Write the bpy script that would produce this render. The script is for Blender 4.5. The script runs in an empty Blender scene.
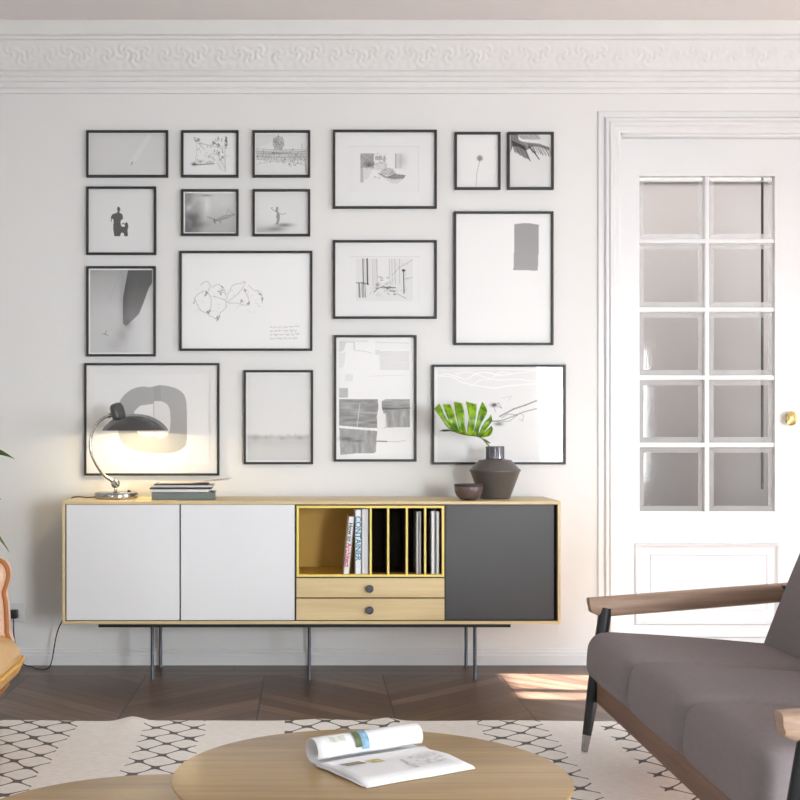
import bpy, bmesh, math, random
import numpy as np
from mathutils import Vector, Matrix
random.seed(7); rng = np.random.default_rng(7)
C = bpy.context.scene.collection
PI = math.pi
# ------------------------------------------------------------------ camera, light, exposure
F, VX, VY, CZ = 1290.0, 307.0, 430.0, 1.21
cd = bpy.data.cameras.new('camera'); cam = bpy.data.objects.new('camera', cd); C.objects.link(cam)
cam.location = (0, 0, CZ); cam.rotation_euler = (PI/2, 0, 0)
cd.sensor_width = 36; cd.lens = F/800*36; cd.shift_x = (400-VX)/800; cd.shift_y = (VY-400)/800
cd.clip_start = .05
bpy.context.scene.camera = cam
vs = bpy.context.scene.view_settings
vs.view_transform = 'Standard'; vs.look = 'None'; vs.gamma = 1; vs.exposure = 0.08
w = bpy.data.worlds.new('world'); bpy.context.scene.world = w; w.use_nodes = True
w.node_tree.nodes['Background'].inputs[0].default_value = (.85, .92, 1, 1)
w.node_tree.nodes['Background'].inputs[1].default_value = 1.6
def area(name, loc, rot, sx, sy, power, col=(1, 1, 1), spread=180):
    l = bpy.data.lights.new(name, 'AREA'); l.shape = 'RECTANGLE'; l.size = sx; l.size_y = sy
    l.energy = power; l.color = col; l.spread = math.radians(spread)
    o = bpy.data.objects.new(name, l); C.objects.link(o); o.location = loc; o.rotation_euler = rot
    return o
# daylight standing in the real window openings (behind the camera and in the right wall)
# (sky light falls downwards through a window, so these lean down a little)
TL = PI/2-math.radians(20)
area('daylight_window_1', (-3.05, -2.24, 1.2), (TL, 0, 0), .6, 2.1, 20, (.93, .96, 1), 110)
area('daylight_window_2', (3.45, -2.24, 1.15), (TL, 0, math.radians(14)), 1.3, 2.1, 138, (.92, .97, 1), 95)
area('daylight_window_3', (4.24, 3.3, 1.2), (TL, 0, PI/2), 2.0, 2.1, 78, (.92, .96, 1), 150)
area('daylight_window_4', (4.24, 5.77, 1.3), (TL, 0, PI/2), .65, 2.3, 4, (.96, .97, 1), 150)
area('daylight_window_5', (-3.64, 1.6, 1.3), (TL, 0, -PI/2), 1.5, 1.8, 12, (.93, .96, 1), 150)
sl = bpy.data.lights.new('sun', 'SUN'); sl.energy = 55; sl.angle = math.radians(.8); sl.color = (1, .97, .93)
so = bpy.data.objects.new('sun', sl); C.objects.link(so)
so.rotation_euler = Vector((-1, .1, -.8)).to_track_quat('-Z', 'Y').to_euler()
hl = bpy.data.lights.new('hall_fill_light', 'AREA'); hl.shape = 'RECTANGLE'; hl.size = 2.6; hl.size_y = .9; hl.energy = 40; hl.color = (1, .97, .95)  # added unseen light, brightens the hall behind the door glass
ho = bpy.data.objects.new('hall_fill_light', hl); C.objects.link(ho); ho.location = (2.6, 7.4, 3.2)

# ------------------------------------------------------------------ helpers
def lin(v): return v/12.92 if v <= .04045 else ((v+.055)/1.055)**2.4
def rgb(r, g, b): return (lin(r/255), lin(g/255), lin(b/255), 1)
def P(px, py, Y): return Vector(((px-VX)*Y/F, Y, CZ-(py-VY)*Y/F))
class NT:
    def __init__(s, name):
        s.m = bpy.data.materials.new(name); s.m.use_nodes = True; s.t = s.m.node_tree
        s.b = s.t.nodes['Principled BSDF']; s.out = s.t.nodes['Material Output']
    def n(s, typ, **kw):
        x = s.t.nodes.new(typ)
        for k, v in kw.items(): setattr(x, k, v)
        return x
    def l(s, a, b): s.t.links.new(a, b)
    def setv(s, sock, v):
        if hasattr(v, 'is_linked') or isinstance(v, bpy.types.NodeSocket): s.l(v, sock)
        else: sock.default_value = v
    def math(s, op, a, b=0.0, c=None, clamp=False):
        x = s.n('ShaderNodeMath', operation=op, use_clamp=clamp); s.setv(x.inputs[0], a); s.setv(x.inputs[1], b)
        if c is not None: s.setv(x.inputs[2], c)
        return x.outputs[0]
    def mix(s, f, a, b):
        x = s.n('ShaderNodeMix', data_type='RGBA'); s.setv(x.inputs[0], f); s.setv(x.inputs[6], a); s.setv(x.inputs[7], b)
        return x.outputs[2]
    def coord(s, scale=(1, 1, 1), rot=(0, 0, 0), kind='Object'):
        tc = s.n('ShaderNodeTexCoord'); mp = s.n('ShaderNodeMapping')
        mp.inputs['Scale'].default_value = scale; mp.inputs['Rotation'].default_value = rot
        s.l(tc.outputs[kind], mp.inputs[0]); return mp.outputs[0]
    def noise(s, vec, scale, detail=4, rough=.55, dist=0):
        x = s.n('ShaderNodeTexNoise'); x.inputs['Scale'].default_value = scale; x.inputs['Detail'].default_value = detail
        x.inputs['Roughness'].default_value = rough; x.inputs['Distortion'].default_value = dist
        s.l(vec, x.inputs['Vector']); return x.outputs['Fac']
    def ramp(s, f, stops):
        x = s.n('ShaderNodeValToRGB'); s.l(f, x.inputs[0]); e = x.color_ramp.elements
        while len(e) < len(stops): e.new(.5)
        for i, (p, c) in enumerate(stops): e[i].position = p; e[i].color = c
        return x.outputs[0]
    def bump(s, h, strength=.2, dist=.01):
        x = s.n('ShaderNodeBump'); x.inputs['Strength'].default_value = strength; x.inputs['Distance'].default_value = dist
        s.l(h, x.inputs['Height']); s.l(x.outputs[0], s.b.inputs['Normal'])
def M(name, col, rough=.5, metal=0, var=.06, scale=30, bump=0, bscale=200, coat=0, spec=.5):
    t = NT(name); v = t.coord()
    f = t.noise(v, scale)
    a = tuple(max(0, c*(1-var)) for c in col[:3])+(1,); b = tuple(min(1, c*(1+var)) for c in col[:3])+(1,)
    t.l(t.ramp(f, [(.3, a), (.7, b)]), t.b.inputs['Base Color'])
    t.b.inputs['Roughness'].default_value = rough; t.b.inputs['Metallic'].default_value = metal
    t.b.inputs['Coat Weight'].default_value = coat; t.b.inputs['Specular IOR Level'].default_value = spec
    if bump: t.bump(t.noise(v, bscale, 3), bump, .003)
    return t.m
def wood(name, c0, c1, axis=0, rough=.45, grain=14, bump=.08):
    t = NT(name); sc = [grain]*3; sc[axis] = grain*.06
    v = t.coord(tuple(sc)); n1 = t.noise(v, 1.3, 5, .6, .6)
    sc2 = [grain*9]*3; sc2[axis] = grain*.35; n2 = t.noise(t.coord(tuple(sc2)), 1, 3, .6)
    f = t.math('ADD', t.math('MULTIPLY', n1, .75), t.math('MULTIPLY', n2, .25))
    t.l(t.ramp(f, [(.3, c0), (.5, tuple((a+b)/2 for a, b in zip(c0, c1))), (.68, c1)]), t.b.inputs['Base Color'])
    t.b.inputs['Roughness'].default_value = rough
    t.bump(n2, bump, .002); return t.m

def new_mesh(name, verts, faces, mats, parent=None, smooth=False, fm=None):
    me = bpy.data.meshes.new(name)
    off = parent_loc(parent)
    me.from_pydata([tuple(Vector(v)-off) for v in verts], [], faces)
    if not isinstance(mats, (list, tuple)): mats = [mats]
    for m in mats: me.materials.append(m)
    if fm is not None: me.polygons.foreach_set('material_index', fm)
    if smooth: me.polygons.foreach_set('use_smooth', [True]*len(me.polygons))
    me.update()
    o = bpy.data.objects.new(name, me); C.objects.link(o); o.parent = parent
    return o
def parent_loc(p):
    off = Vector((0, 0, 0))
    while p is not None: off += p.location; p = p.parent
    return off
class B:
    """collects shapes (world coordinates) and links them as ONE mesh"""
    def __init__(s): s.v = []; s.f = []; s.m = []; s.mi = 0
    def add(s, vs, fs):
        o = len(s.v); s.v += [Vector(v) for v in vs]; s.f += [tuple(i+o for i in f) for f in fs]; s.m += [s.mi]*len(fs); return s
    def bm(s, bm):
        bm.verts.ensure_lookup_table(); bm.verts.index_update()
        r = s.add([v.co.copy() for v in bm.verts], [[v.index for v in f.verts] for f in bm.faces]); bm.free(); return r
    def box(s, x0, x1, y0, y1, z0, z1, bev=0, seg=2):
        bm = bmesh.new(); bmesh.ops.create_cube(bm, size=1)
        for v in bm.verts: v.co = Vector(((x0+x1)/2+v.co.x*(x1-x0), (y0+y1)/2+v.co.y*(y1-y0), (z0+z1)/2+v.co.z*(z1-z0)))
        if bev: bmesh.ops.bevel(bm, geom=bm.edges[:], offset=bev, segments=seg, affect='EDGES', profile=.5)
        return s.bm(bm)
    def lathe(s, c, prof, n=48, axis='z', flute=None, caps=True):
        vs = []; m = len(prof)
        for i in range(n):
            a = 2*PI*i/n
            for j, (r, h) in enumerate(prof):
                rr = r*(flute(a, j) if flute else 1)
                if axis == 'z': p = (rr*math.cos(a), rr*math.sin(a), h)
                elif axis == 'y': p = (rr*math.cos(a), h, rr*math.sin(a))
                else: p = (h, rr*math.cos(a), rr*math.sin(a))
                vs.append(Vector(c)+Vector(p))
        fs = [(i*m+j, ((i+1) % n)*m+j, ((i+1) % n)*m+j+1, i*m+j+1) for i in range(n) for j in range(m-1)]
        if axis == 'y': fs = [f[::-1] for f in fs]
        if caps:
            if prof[0][0] > 1e-5: fs.append(tuple(i*m for i in range(n))[::-1] if axis != 'y' else tuple(i*m for i in range(n)))
            if prof[-1][0] > 1e-5: fs.append(tuple(i*m+m-1 for i in range(n)) if axis != 'y' else tuple(i*m+m-1 for i in range(n))[::-1])
        return s.add(vs, fs)
    def tube(s, pts, r, n=12, closed=False, caps=True):
        pts = [Vector(p) for p in pts]; k = len(pts); rs = r if isinstance(r, (list, tuple)) else [r]*k
        vs = []; up = None
        for i, p in enumerate(pts):
            a = pts[(i-1) % k] if (closed or i > 0) else p; b = pts[(i+1) % k] if (closed or i < k-1) else p
            t = (b-a).normalized()
            if up is None: up = Vector((0, 0, 1)) if abs(t.z) < .9 else Vector((0, 1, 0))
            u = up-t*up.dot(t); u.normalize(); v = t.cross(u); up = u
            for q in range(n):
                an = 2*PI*q/n; vs.append(p+(u*math.cos(an)+v*math.sin(an))*rs[i])
        fs = []
        for i in range(k if closed else k-1):
            for q in range(n):
                fs.append((i*n+q, i*n+(q+1) % n, ((i+1) % k)*n+(q+1) % n, ((i+1) % k)*n+q))
        if caps and not closed: fs.append(tuple(range(n))[::-1]); fs.append(tuple((k-1)*n+q for q in range(n)))
        return s.add(vs, fs)
    def prism(s, poly, axis, a, b):
        """poly: list of 2D points in the plane normal to axis"""
        def mk(p, t): return {'x': (t, p[0], p[1]), 'y': (p[0], t, p[1]), 'z': (p[0], p[1], t)}[axis]
        n = len(poly); vs = [mk(p, a) for p in poly]+[mk(p, b) for p in poly]
        fs = [tuple(range(n)), tuple(range(2*n-1, n-1, -1))]+[(i, i+n, (i+1) % n+n, (i+1) % n) for i in range(n)]
        bm = bmesh.new(); bv = [bm.verts.new(v) for v in vs]
        for f in fs: bm.faces.new([bv[i] for i in f])
        bmesh.ops.recalc_face_normals(bm, faces=bm.faces[:]); return s.bm(bm)
    def rbox(s, c, size, r, n=14, puff=(0, 0, 0), rot=None, crown=0):
        """soft rounded cushion block"""
        h = Vector(size)/2; inner = Vector((max(h.x-r, 1e-4), max(h.y-r, 1e-4), max(h.z-r, 1e-4)))
        bm = bmesh.new(); bmesh.ops.create_cube(bm, size=2)
        bmesh.ops.subdivide_edges(bm, edges=bm.edges[:], cuts=n, use_grid_fill=True)
        for v in bm.verts:
            q = v.co.copy(); q = Vector([math.copysign(abs(a)**.72, a) for a in q])
            p = Vector((q.x*h.x, q.y*h.y, q.z*h.z))
            cl = Vector([max(-inner[i], min(inner[i], p[i])) for i in range(3)])
            d = p-cl
            if d.length > 1e-9: p = cl+d.normalized()*r if sum(1 for k in range(3) if abs(d[k]) > 1e-9) > 1 or True else p
            fx, fy, fz = [math.cos(min(1, abs(p[i])/h[i])*PI/2) for i in range(3)]
            p.x += math.copysign(puff[0]*fy*fz, p.x) if abs(p.x) > h.x*.5 else 0
            p.y += math.copysign(puff[1]*fx*fz, p.y) if abs(p.y) > h.y*.5 else 0
            p.z += math.copysign(puff[2]*fx*fy, p.z) if abs(p.z) > h.z*.5 else 0
            if rot is not None: p = rot @ p
            v.co = p+Vector(c)
        return s.bm(bm)
    def build(s, name, mats, parent=None, smooth=False):
        o = new_mesh(name, s.v, s.f, mats, parent, False, s.m)
        if smooth:
            bm = bmesh.new(); bm.from_mesh(o.data)
            for f in bm.faces: f.smooth = True
            for e in bm.edges:
                if len(e.link_faces) == 2 and e.calc_face_angle(0) > .6: e.smooth = False
            bm.to_mesh(o.data); bm.free()
        return o
def thing(name, label, cat, loc=(0, 0, 0), group=None):
    o = bpy.data.objects.new(name, None); C.objects.link(o); o.location = loc; o.empty_display_size = .05
    return tag(o, label, cat, group)
def tag(o, label, cat, group=None):
    o['label'] = label; o['category'] = cat
    if group: o['group'] = group
    return o
def struct(o): o['kind'] = 'structure'; return o
def sm(pts, n=8, closed=False):
    """Catmull-Rom smoothing"""
    pts = [Vector(p) for p in pts]; k = len(pts); out = []
    for i in range(k if closed else k-1):
        g = (lambda j: pts[j % k]) if closed else (lambda j: pts[max(0, min(k-1, j))])
        a, b, c, d = g(i-1), g(i), g(i+1), g(i+2)
        for q in range(n):
            t = q/n; out.append(.5*((2*b)+(c-a)*t+(2*a-5*b+4*c-d)*t*t+(3*b-3*c+d-a)*t**3))
    if not closed: out.append(pts[-1])
    return out

# ------------------------------------------------------------------ materials
m_wall = M('wall_paint', (.80, .795, .785, 1), .85, var=.012, scale=1.2, bump=.05, bscale=60)
m_ceil = M('ceiling_paint', (.84, .80, .785, 1), .9, var=.012, scale=2)
m_plaster = M('plaster_white', (.80, .80, .79, 1), .8, var=.015, scale=5)
m_trim = M('trim_gloss_white', (.76, .76, .765, 1), .35, var=.012, scale=4)
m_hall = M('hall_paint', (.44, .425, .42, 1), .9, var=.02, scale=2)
m_black = M('black_metal', (.018, .02, .022, 1), .38, .2, var=.1)
m_legmetal = M('dark_steel', (.07, .078, .09, 1), .35, .7, var=.08)
m_frame = M('black_frame_wood', (.022, .021, .02, 1), .45, var=.15, scale=60)
m_mat = M('picture_mat_board', (.8, .79, .78, 1), .9, var=.01)
m_oak = wood('oak_veneer', rgb(200, 174, 128), rgb(226, 205, 160), 0, .4, 10)
m_oakv = wood('oak_edge', rgb(206, 180, 132), rgb(228, 207, 162), 2, .4, 10)
m_doorw = M('white_lacquer', (.80, .81, .83, 1), .3, var=.008, scale=3)
m_doord = M('charcoal_lacquer', (.062, .061, .064, 1), .42, var=.02, scale=3)
m_dark = M('dark_recess', (.045, .035, .028, 1), .6, var=.05)
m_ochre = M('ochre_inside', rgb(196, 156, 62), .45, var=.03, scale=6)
m_yellow = M('yellow_lacquer', rgb(236, 212, 112), .4, var=.02, scale=4)
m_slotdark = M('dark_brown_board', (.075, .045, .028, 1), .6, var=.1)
m_knob = M('grey_knob', (.09, .10, .115, 1), .35, .4, var=.05)
m_lampblack = M('lamp_black_enamel', (.06, .058, .056, 1), .12, 0, var=.05, coat=.6)
m_chrome = M('chrome', (.42, .41, .40, 1), .16, 1, var=.03)
m_shadein = M('shade_inside_white', (.85, .84, .8, 1), .5, var=.01)
m_brass = M('brass', (.72, .55, .22, 1), .25, 1, var=.05)
m_vase = M('vase_ceramic', rgb(92, 86, 82), .38, .1, var=.06, scale=12)
m_neck = M('vase_glazed_neck', rgb(98, 96, 102), .18, .35, var=.05)
m_bowl = M('bowl_stoneware', rgb(98, 82, 78), .3, .15, var=.1, scale=20)
m_bowlrim = M('bowl_dark_rim', rgb(62, 50, 48), .35, 0, var=.05)
m_fabric = M('grey_upholstery', rgb(138, 129, 131), .85, var=.05, scale=60, bump=.35, bscale=900, spec=.25)
m_walnut = wood('walnut_arm', rgb(132, 104, 86), rgb(190, 160, 138), 0, .45, 13)
m_walnuty = wood('walnut_rail', rgb(92, 62, 48), rgb(142, 104, 82), 1, .5, 12)
m_tabletop = wood('table_oak', rgb(136, 105, 60), rgb(194, 163, 108), 0, .32, 6)
m_leather = M('tan_leather', rgb(204, 160, 98), .35, var=.08, scale=9, bump=.2, bscale=60)
m_leatherb = M('pale_leather', rgb(214, 176, 150), .3, var=.06, scale=9, bump=.2, bscale=60)
m_piping = M('orange_piping', rgb(166, 104, 52), .45, var=.06)
m_pipingy = M('mustard_piping', rgb(214, 164, 70), .45, var=.06)
m_paper = M('white_paper', (.82, .82, .83, 1), .6, var=.01)
m_paperedge = M('page_edges', (.72, .71, .69, 1), .8, var=.04, scale=200)
m_plastic = M('black_plastic', (.012, .012, .013, 1), .4, var=.05)
m_plate = M('outlet_white', (.72, .72, .72, 1), .35, var=.01)
m_terra = M('pot_grey', rgb(140, 135, 128), .7, var=.05)
m_soil = M('soil', rgb(52, 38, 28), .95, var=.3, scale=80)
def leafmat(name, c0, c1, scale=18):
    t = NT(name); v = t.coord(); f = t.noise(v, scale, 3, .5, .5)
    t.l(t.ramp(f, [(.35, c0), (.65, c1)]), t.b.inputs['Base Color']); t.b.inputs['Roughness'].default_value = .28
    tr = t.n('ShaderNodeBsdfTranslucent'); tr.inputs[0].default_value = c1; mx = t.n('ShaderNodeMixShader'); mx.inputs[0].default_value = .25
    t.l(t.b.outputs[0], mx.inputs[1]); t.l(tr.outputs[0], mx.inputs[2]); t.l(mx.outputs[0], t.out.inputs[0]); return t.m
m_leaf = leafmat('monstera_green', rgb(52, 104, 6), rgb(156, 196, 22), 34)
m_leafd = leafmat('dark_leaf_green', rgb(22, 44, 14), rgb(52, 92, 26))
m_leafp = leafmat('plant_leaf_green', rgb(84, 118, 56), rgb(140, 172, 96))
m_stem = M('green_stem', rgb(96, 104, 40), .5, var=.1)
def glass(name, rough=.0, ior=1.5, tint=(1, 1, 1, 1), frost=0):
    t = NT(name); t.t.nodes.remove(t.b)
    tr = t.n('ShaderNodeBsdfTransparent'); tr.inputs[0].default_value = tint
    gl = t.n('ShaderNodeBsdfGlossy'); gl.inputs['Roughness'].default_value = rough
    r0 = ((ior-1)/(ior+1))**2; ge = t.n('ShaderNodeNewGeometry'); vm = t.n('ShaderNodeVectorMath', operation='DOT_PRODUCT')
    t.l(ge.outputs['Normal'], vm.inputs[0]); t.l(ge.outputs['Incoming'], vm.inputs[1])
    c5 = t.math('POWER', t.math('SUBTRACT', 1.0, t.math('ABSOLUTE', vm.outputs['Value']), clamp=True), 5.0); frv = t.math('MULTIPLY_ADD', c5, 1-r0, r0)
    mx = t.n('ShaderNodeMixShader'); t.l(frv, mx.inputs[0]); t.l(tr.outputs[0], mx.inputs[1]); t.l(gl.outputs[0], mx.inputs[2])
    res = mx.outputs[0]
    if frost:
        df = t.n('ShaderNodeBsdfDiffuse'); df.inputs[0].default_value = (.85, .85, .86, 1); m2 = t.n('ShaderNodeMixShader'); m2.inputs[0].default_value = frost
        t.l(res, m2.inputs[1]); t.l(df.outputs[0], m2.inputs[2]); res = m2.outputs[0]
    t.l(res, t.out.inputs[0]); return t.m
m_glass = glass('picture_glass', .03, 1.28)
m_pane = glass('door_glass', .05, 1.5, (.97, .96, .96, 1))
m_bevel = glass('bevelled_glass_edge', .2, 1.6, (.95, .95, .95, 1), .3)

# floor: chevron parquet with a straight border along the wall
t = NT('chevron_parquet'); tc = t.n('ShaderNodeTexCoord'); sp = t.n('ShaderNodeSeparateXYZ'); t.l(tc.outputs['Object'], sp.inputs[0])
X, Y = sp.outputs[0], sp.outputs[1]
W_ = .582
u = t.math('DIVIDE', t.math('SUBTRACT', X, .372), W_)
tri = t.math('MULTIPLY', t.math('PINGPONG', u, 1.0), W_)
col = t.math('FLOOR', u)
v = t.math('SUBTRACT', Y, tri)
STEP = .128
vi = t.math('DIVIDE', v, STEP); pl = t.math('FLOOR', vi); fr = t.math('FRACT', vi)
e1 = t.math('LESS_THAN', fr, .05); uf = t.math('FRACT', u)
e2 = t.math('LESS_THAN', t.math('MINIMUM', uf, t.math('SUBTRACT', 1.0, uf)), .006)
bord = t.math('GREATER_THAN', Y, 6.36)
bi = t.math('DIVIDE', t.math('SUBTRACT', Y, 6.36), .11); bfr = t.math('FRACT', bi)
e3 = t.math('LESS_THAN', bfr, .06)
xs = t.math('ADD', X, t.math('MULTIPLY', t.math('FLOOR', bi), .37)); e4 = t.math('LESS_THAN', t.math('FRACT', t.math('DIVIDE', xs, 1.1)), .004)
def pick(a, b): # a inside field, b on border
    return t.math('ADD', t.math('MULTIPLY', a, t.math('SUBTRACT', 1.0, bord)), t.math('MULTIPLY', b, bord))
edge = pick(t.math('MAXIMUM', e1, e2), t.math('MAXIMUM', e3, e4))
idx = t.n('ShaderNodeCombineXYZ'); t.l(pick(pl, t.math('FLOOR', bi)), idx.inputs[0]); t.l(pick(col, 77.0), idx.inputs[1])
wn = t.n('ShaderNodeTexWhiteNoise'); wn.noise_dimensions = '3D'; t.l(idx.outputs[0], wn.inputs['Vector'])
sgn = t.math('SUBTRACT', t.math('MULTIPLY', t.math('FLOORED_MODULO', col, 2.0), -2.0), -1.0)   # +1 rising, -1 falling
al = pick(t.math('ADD', X, t.math('MULTIPLY', sgn, Y)), X); ac = pick(v, Y)
gc = t.n('ShaderNodeCombineXYZ'); t.l(t.math('MULTIPLY', al, 2.2), gc.inputs[0]); t.l(t.math('MULTIPLY', ac, 34.0), gc.inputs[1]); t.l(t.math('MULTIPLY', wn.outputs['Value'], 40.0), gc.inputs[2])
g = t.noise(gc.outputs[0], 1.0, 5, .6, .8)
f = t.math('ADD', t.math('MULTIPLY', g, .78), t.math('MULTIPLY', wn.outputs['Value'], .22))
base = t.ramp(f, [(.28, rgb(60, 44, 36)), (.48, rgb(94, 71, 58)), (.70, rgb(132, 104, 86))])
t.l(t.mix(edge, base, rgb(26, 18, 15)), t.b.inputs['Base Color'])
t.l(t.math('MULTIPLY_ADD', g, .2, .27), t.b.inputs['Roughness']); t.bump(t.math('SUBTRACT', g, t.math('MULTIPLY', edge, 3.0)), .12, .002)
m_floor = t.m

# rug: cream wool with stripes of grey net pattern
t = NT('rug_wool'); tc = t.n('ShaderNodeTexCoord'); sp = t.n('ShaderNodeSeparateXYZ'); t.l(tc.outputs['Object'], sp.inputs[0])
wob = t.noise(tc.outputs['Object'], 5, 2, .5)
X = t.math('ADD', sp.outputs[0], t.math('MULTIPLY', t.math('SUBTRACT', wob, .5), .05)); 
wob2 = t.noise(t.coord((1, 1, 1), (0, 0, .7)), 7, 2, .5)
Y = t.math('ADD', sp.outputs[1], t.math('MULTIPLY', t.math('SUBTRACT', wob2, .5), .05))
gq = t.math('ADD', t.math('COSINE', t.math('MULTIPLY', X, 2*PI/.152)), t.math('COSINE', t.math('MULTIPLY', Y, 2*PI/.176)))
net = t.math('LESS_THAN', t.math('ABSOLUTE', gq), .21)
stripes = [(-3, -.93), (-.655, -.41), (-.09, .385), (.70, .965), (1.19, 1.72), (1.95, 2.3)]
mask = None
for a, b in stripes:
    k = t.math('MULTIPLY', t.math('GREATER_THAN', X, a), t.math('LESS_THAN', X, b)); mask = k if mask is None else t.math('MAXIMUM', mask, k)
fac = t.math('MULTIPLY', net, mask)
pile = t.noise(t.coord((1, 1, 1)), 320, 3, .6); pb = t.noise(t.coord((1, 2.5, 1)), 45, 3, .6)
cream = t.ramp(pb, [(.3, rgb(238, 233, 226)), (.7, rgb(252, 249, 245))])
t.l(t.mix(fac, cream, rgb(112, 109, 108)), t.b.inputs['Base Color']); t.b.inputs['Roughness'].default_value = .95
t.b.inputs['Specular IOR Level'].default_value = .1
t.bump(t.math('ADD', pb, t.math('MULTIPLY', pile, .5)), .5, .006); m_rug = t.m

# ------------------------------------------------------------------ room shell
WY, CE = 6.65, 3.26
XL, XR, YB = -3.6, 4.2, -2.2
struct(B().box(XL-.2, XR+.2, YB-.2, 8.6, -.1, 0).build('floor', m_floor))
struct(B().box(XL-.2, XR+.2, YB-.2, 8.6, CE, CE+.1).build('ceiling', m_ceil))
DX0, DX1, DZ1 = 1.613, 3.64, 1.21+(430-134)*6.65/F
struct(B().box(XL-.2, DX0, WY, WY+.2, 0, CE).box(DX1, XR+.2, WY, WY+.2, 0, CE).box(DX0, DX1, WY, WY+.2, DZ1, CE).build('wall_back', m_wall))
def wall_with(name, axis, pos, a0, a1, holes, thick=.2):
    b = B(); cur = a0
    def seg(p, q, z0, z1):
        if q-p < 1e-4 or z1-z0 < 1e-4: return
        if axis == 'y': b.box(p, q, min(pos, pos+thick), max(pos, pos+thick), z0, z1)
        else: b.box(min(pos, pos+thick), max(pos, pos+thick), p, q, z0, z1)
    for h0, h1, z0, z1 in sorted(holes):
        seg(cur, h0, 0, CE); seg(h0, h1, 0, z0); seg(h0, h1, z1, CE); cur = h1
    seg(cur, a1, 0, CE)
    return struct(b.build(name, m_wall))
fw = [(-3.4, -2.7, .1, 2.3), (2.76, 4.12, .05, 2.25)]
rw = [(2.25, 4.35, .1, 2.3), (5.42, 6.13, .15, 2.74)]
lw = [(.85, 2.35, .4, 2.3)]
wall_with('wall_front', 'y', YB, XL-.2, XR+.2, fw, -.2)
wall_with('wall_right', 'x', XR, YB, 8.6, rw, .2)
wall_with('wall_left', 'x', XL, YB, 8.6, lw, -.2)
n_w = 0
def window(axis, pos, a0, a1, z0, z1, bars):
    global n_w; n_w += 1
    b = B()
    def bx(p, q, zz0, zz1, d=.025):
        if axis == 'y': b.box(p, q, pos-d, pos+d, zz0, zz1, .004, 1)
        else: b.box(pos-d, pos+d, p, q, zz0, zz1, .004, 1)
    bx(a0, a0+.06, z0, z1); bx(a1-.06, a1, z0, z1); bx(a0, a1, z0, z0+.08); bx(a0, a1, z1-.04, z1)
    for q in bars: bx(q-.04, q+.04, z0, z1)
    for k in (1, 2): bx(a0, a1, z0+(z1-z0)*k/3-.015, z0+(z1-z0)*k/3+.015, .015)
    o = struct(b.build('window_%d' % n_w, m_trim))
    g = B()
    if axis == 'y': g.add([(a0, pos, z0), (a1, pos, z0), (a1, pos, z1), (a0, pos, z1)], [(0, 1, 2, 3)])
    else: g.add([(pos, a0, z0), (pos, a1, z0), (pos, a1, z1), (pos, a0, z1)], [(0, 1, 2, 3)])
    g.build('window_glass', m_glass, o)
for h in fw: window('y', YB-.12, *h, bars=[(h[0]+h[1])/2])
for h in rw: window('x', XR+.1, *h, bars=[(h[0]+h[1])/2] if h[0] < 3 else [5.67])
window('x', XL-.1, *lw[0], bars=[1.6])

# cornice: plain profile, then the ornamental frieze
def CP(y, p): return (WY-p, CZ+(430-y)*(WY-p)/F)
prof = [(94, 0), (93, .016), (89, .02), (87, .012), (82, .012), (80.5, .03), (77, .032), (75.5, .045), (72, .052), (70, .045)]
prof2 = [(40, .125), (38.5, .145), (36, .15), (34, .172), (32, .175), (21, .205), (20, .205)]
up_ = [CP(*q) for q in prof]; dn = [CP(*q) for q in prof2]
poly = up_+dn+[(WY-.205, CE), (WY, CE)]
struct(B().prism(poly, 'x', XL, XR).build('trim_1', m_plaster))
nx, nz = 1000, 30
a = np.array(CP(70, .047)); b_ = np.array(CP(40, .127)); L = np.linalg.norm(b_-a); nrm = np.array([-(b_-a)[1], (b_-a)[0]])/L
xx = np.linspace(-1.75, 2.75, nx); vv = np.linspace(0, 1, nz); GX, GV = np.meshgrid(xx, vv)
per = .29; uu = ((GX/per) % 1-.5)*2; w_ = (GV-.5)*2*.55
h = np.zeros_like(GX)
for cx, cz, k in ((0, 0, 1), (.62, .12, -1), (-.62, .12, 1), (1.0, -.1, 1), (-1.0, -.1, 1)):
    dx, dz = uu-cx, w_-cz; r = np.hypot(dx, dz); th = np.arctan2(dz, dx)*k
    h += (np.cos(24*r-3*th)*.5+.5)*np.exp(-(r/.4)**2*2)
h += .3*np.abs(np.cos(GX/per*PI*6))*np.exp(-((w_+.42)/.1)**2)
h = (np.clip(h, 0, 1.1)*.007)*np.clip(np.minimum(GV, 1-GV)*9, 0, 1)
PY = a[0]+(b_-a)[0]*GV+nrm[0]*h*np.sign(-nrm[0])*1.0; PZ = a[1]+(b_-a)[1]*GV+nrm[1]*h*np.sign(-nrm[0])
vts = np.stack([GX, PY, PZ], -1).reshape(-1, 3)
fcs = [(j*nx+i, j*nx+i+1, (j+1)*nx+i+1, (j+1)*nx+i) for j in range(nz-1) for i in range(nx-1)]
struct(new_mesh('trim_2', [tuple(q) for q in vts], fcs, m_plaster, None, True))
# baseboard
bp = [(WY, 0), (WY-.018, 0), (WY-.018, .05), (WY-.014, .056), (WY-.014, .066), (WY-.008, .074), (WY-.006, .084), (WY, .086)]
struct(B().prism(bp, 'x', XL, 1.53).build('baseboard_back', m_trim))
struct(B().prism([(XL, 0), (XL+.018, 0), (XL+.018, .075), (XL, .086)], 'y', YB, WY).build('baseboard_left', m_trim))
struct(B().prism([(XR, 0), (XR-.018, 0), (XR-.018, .075), (XR, .086)], 'y', YB, WY).build('baseboard_right', m_trim))
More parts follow.
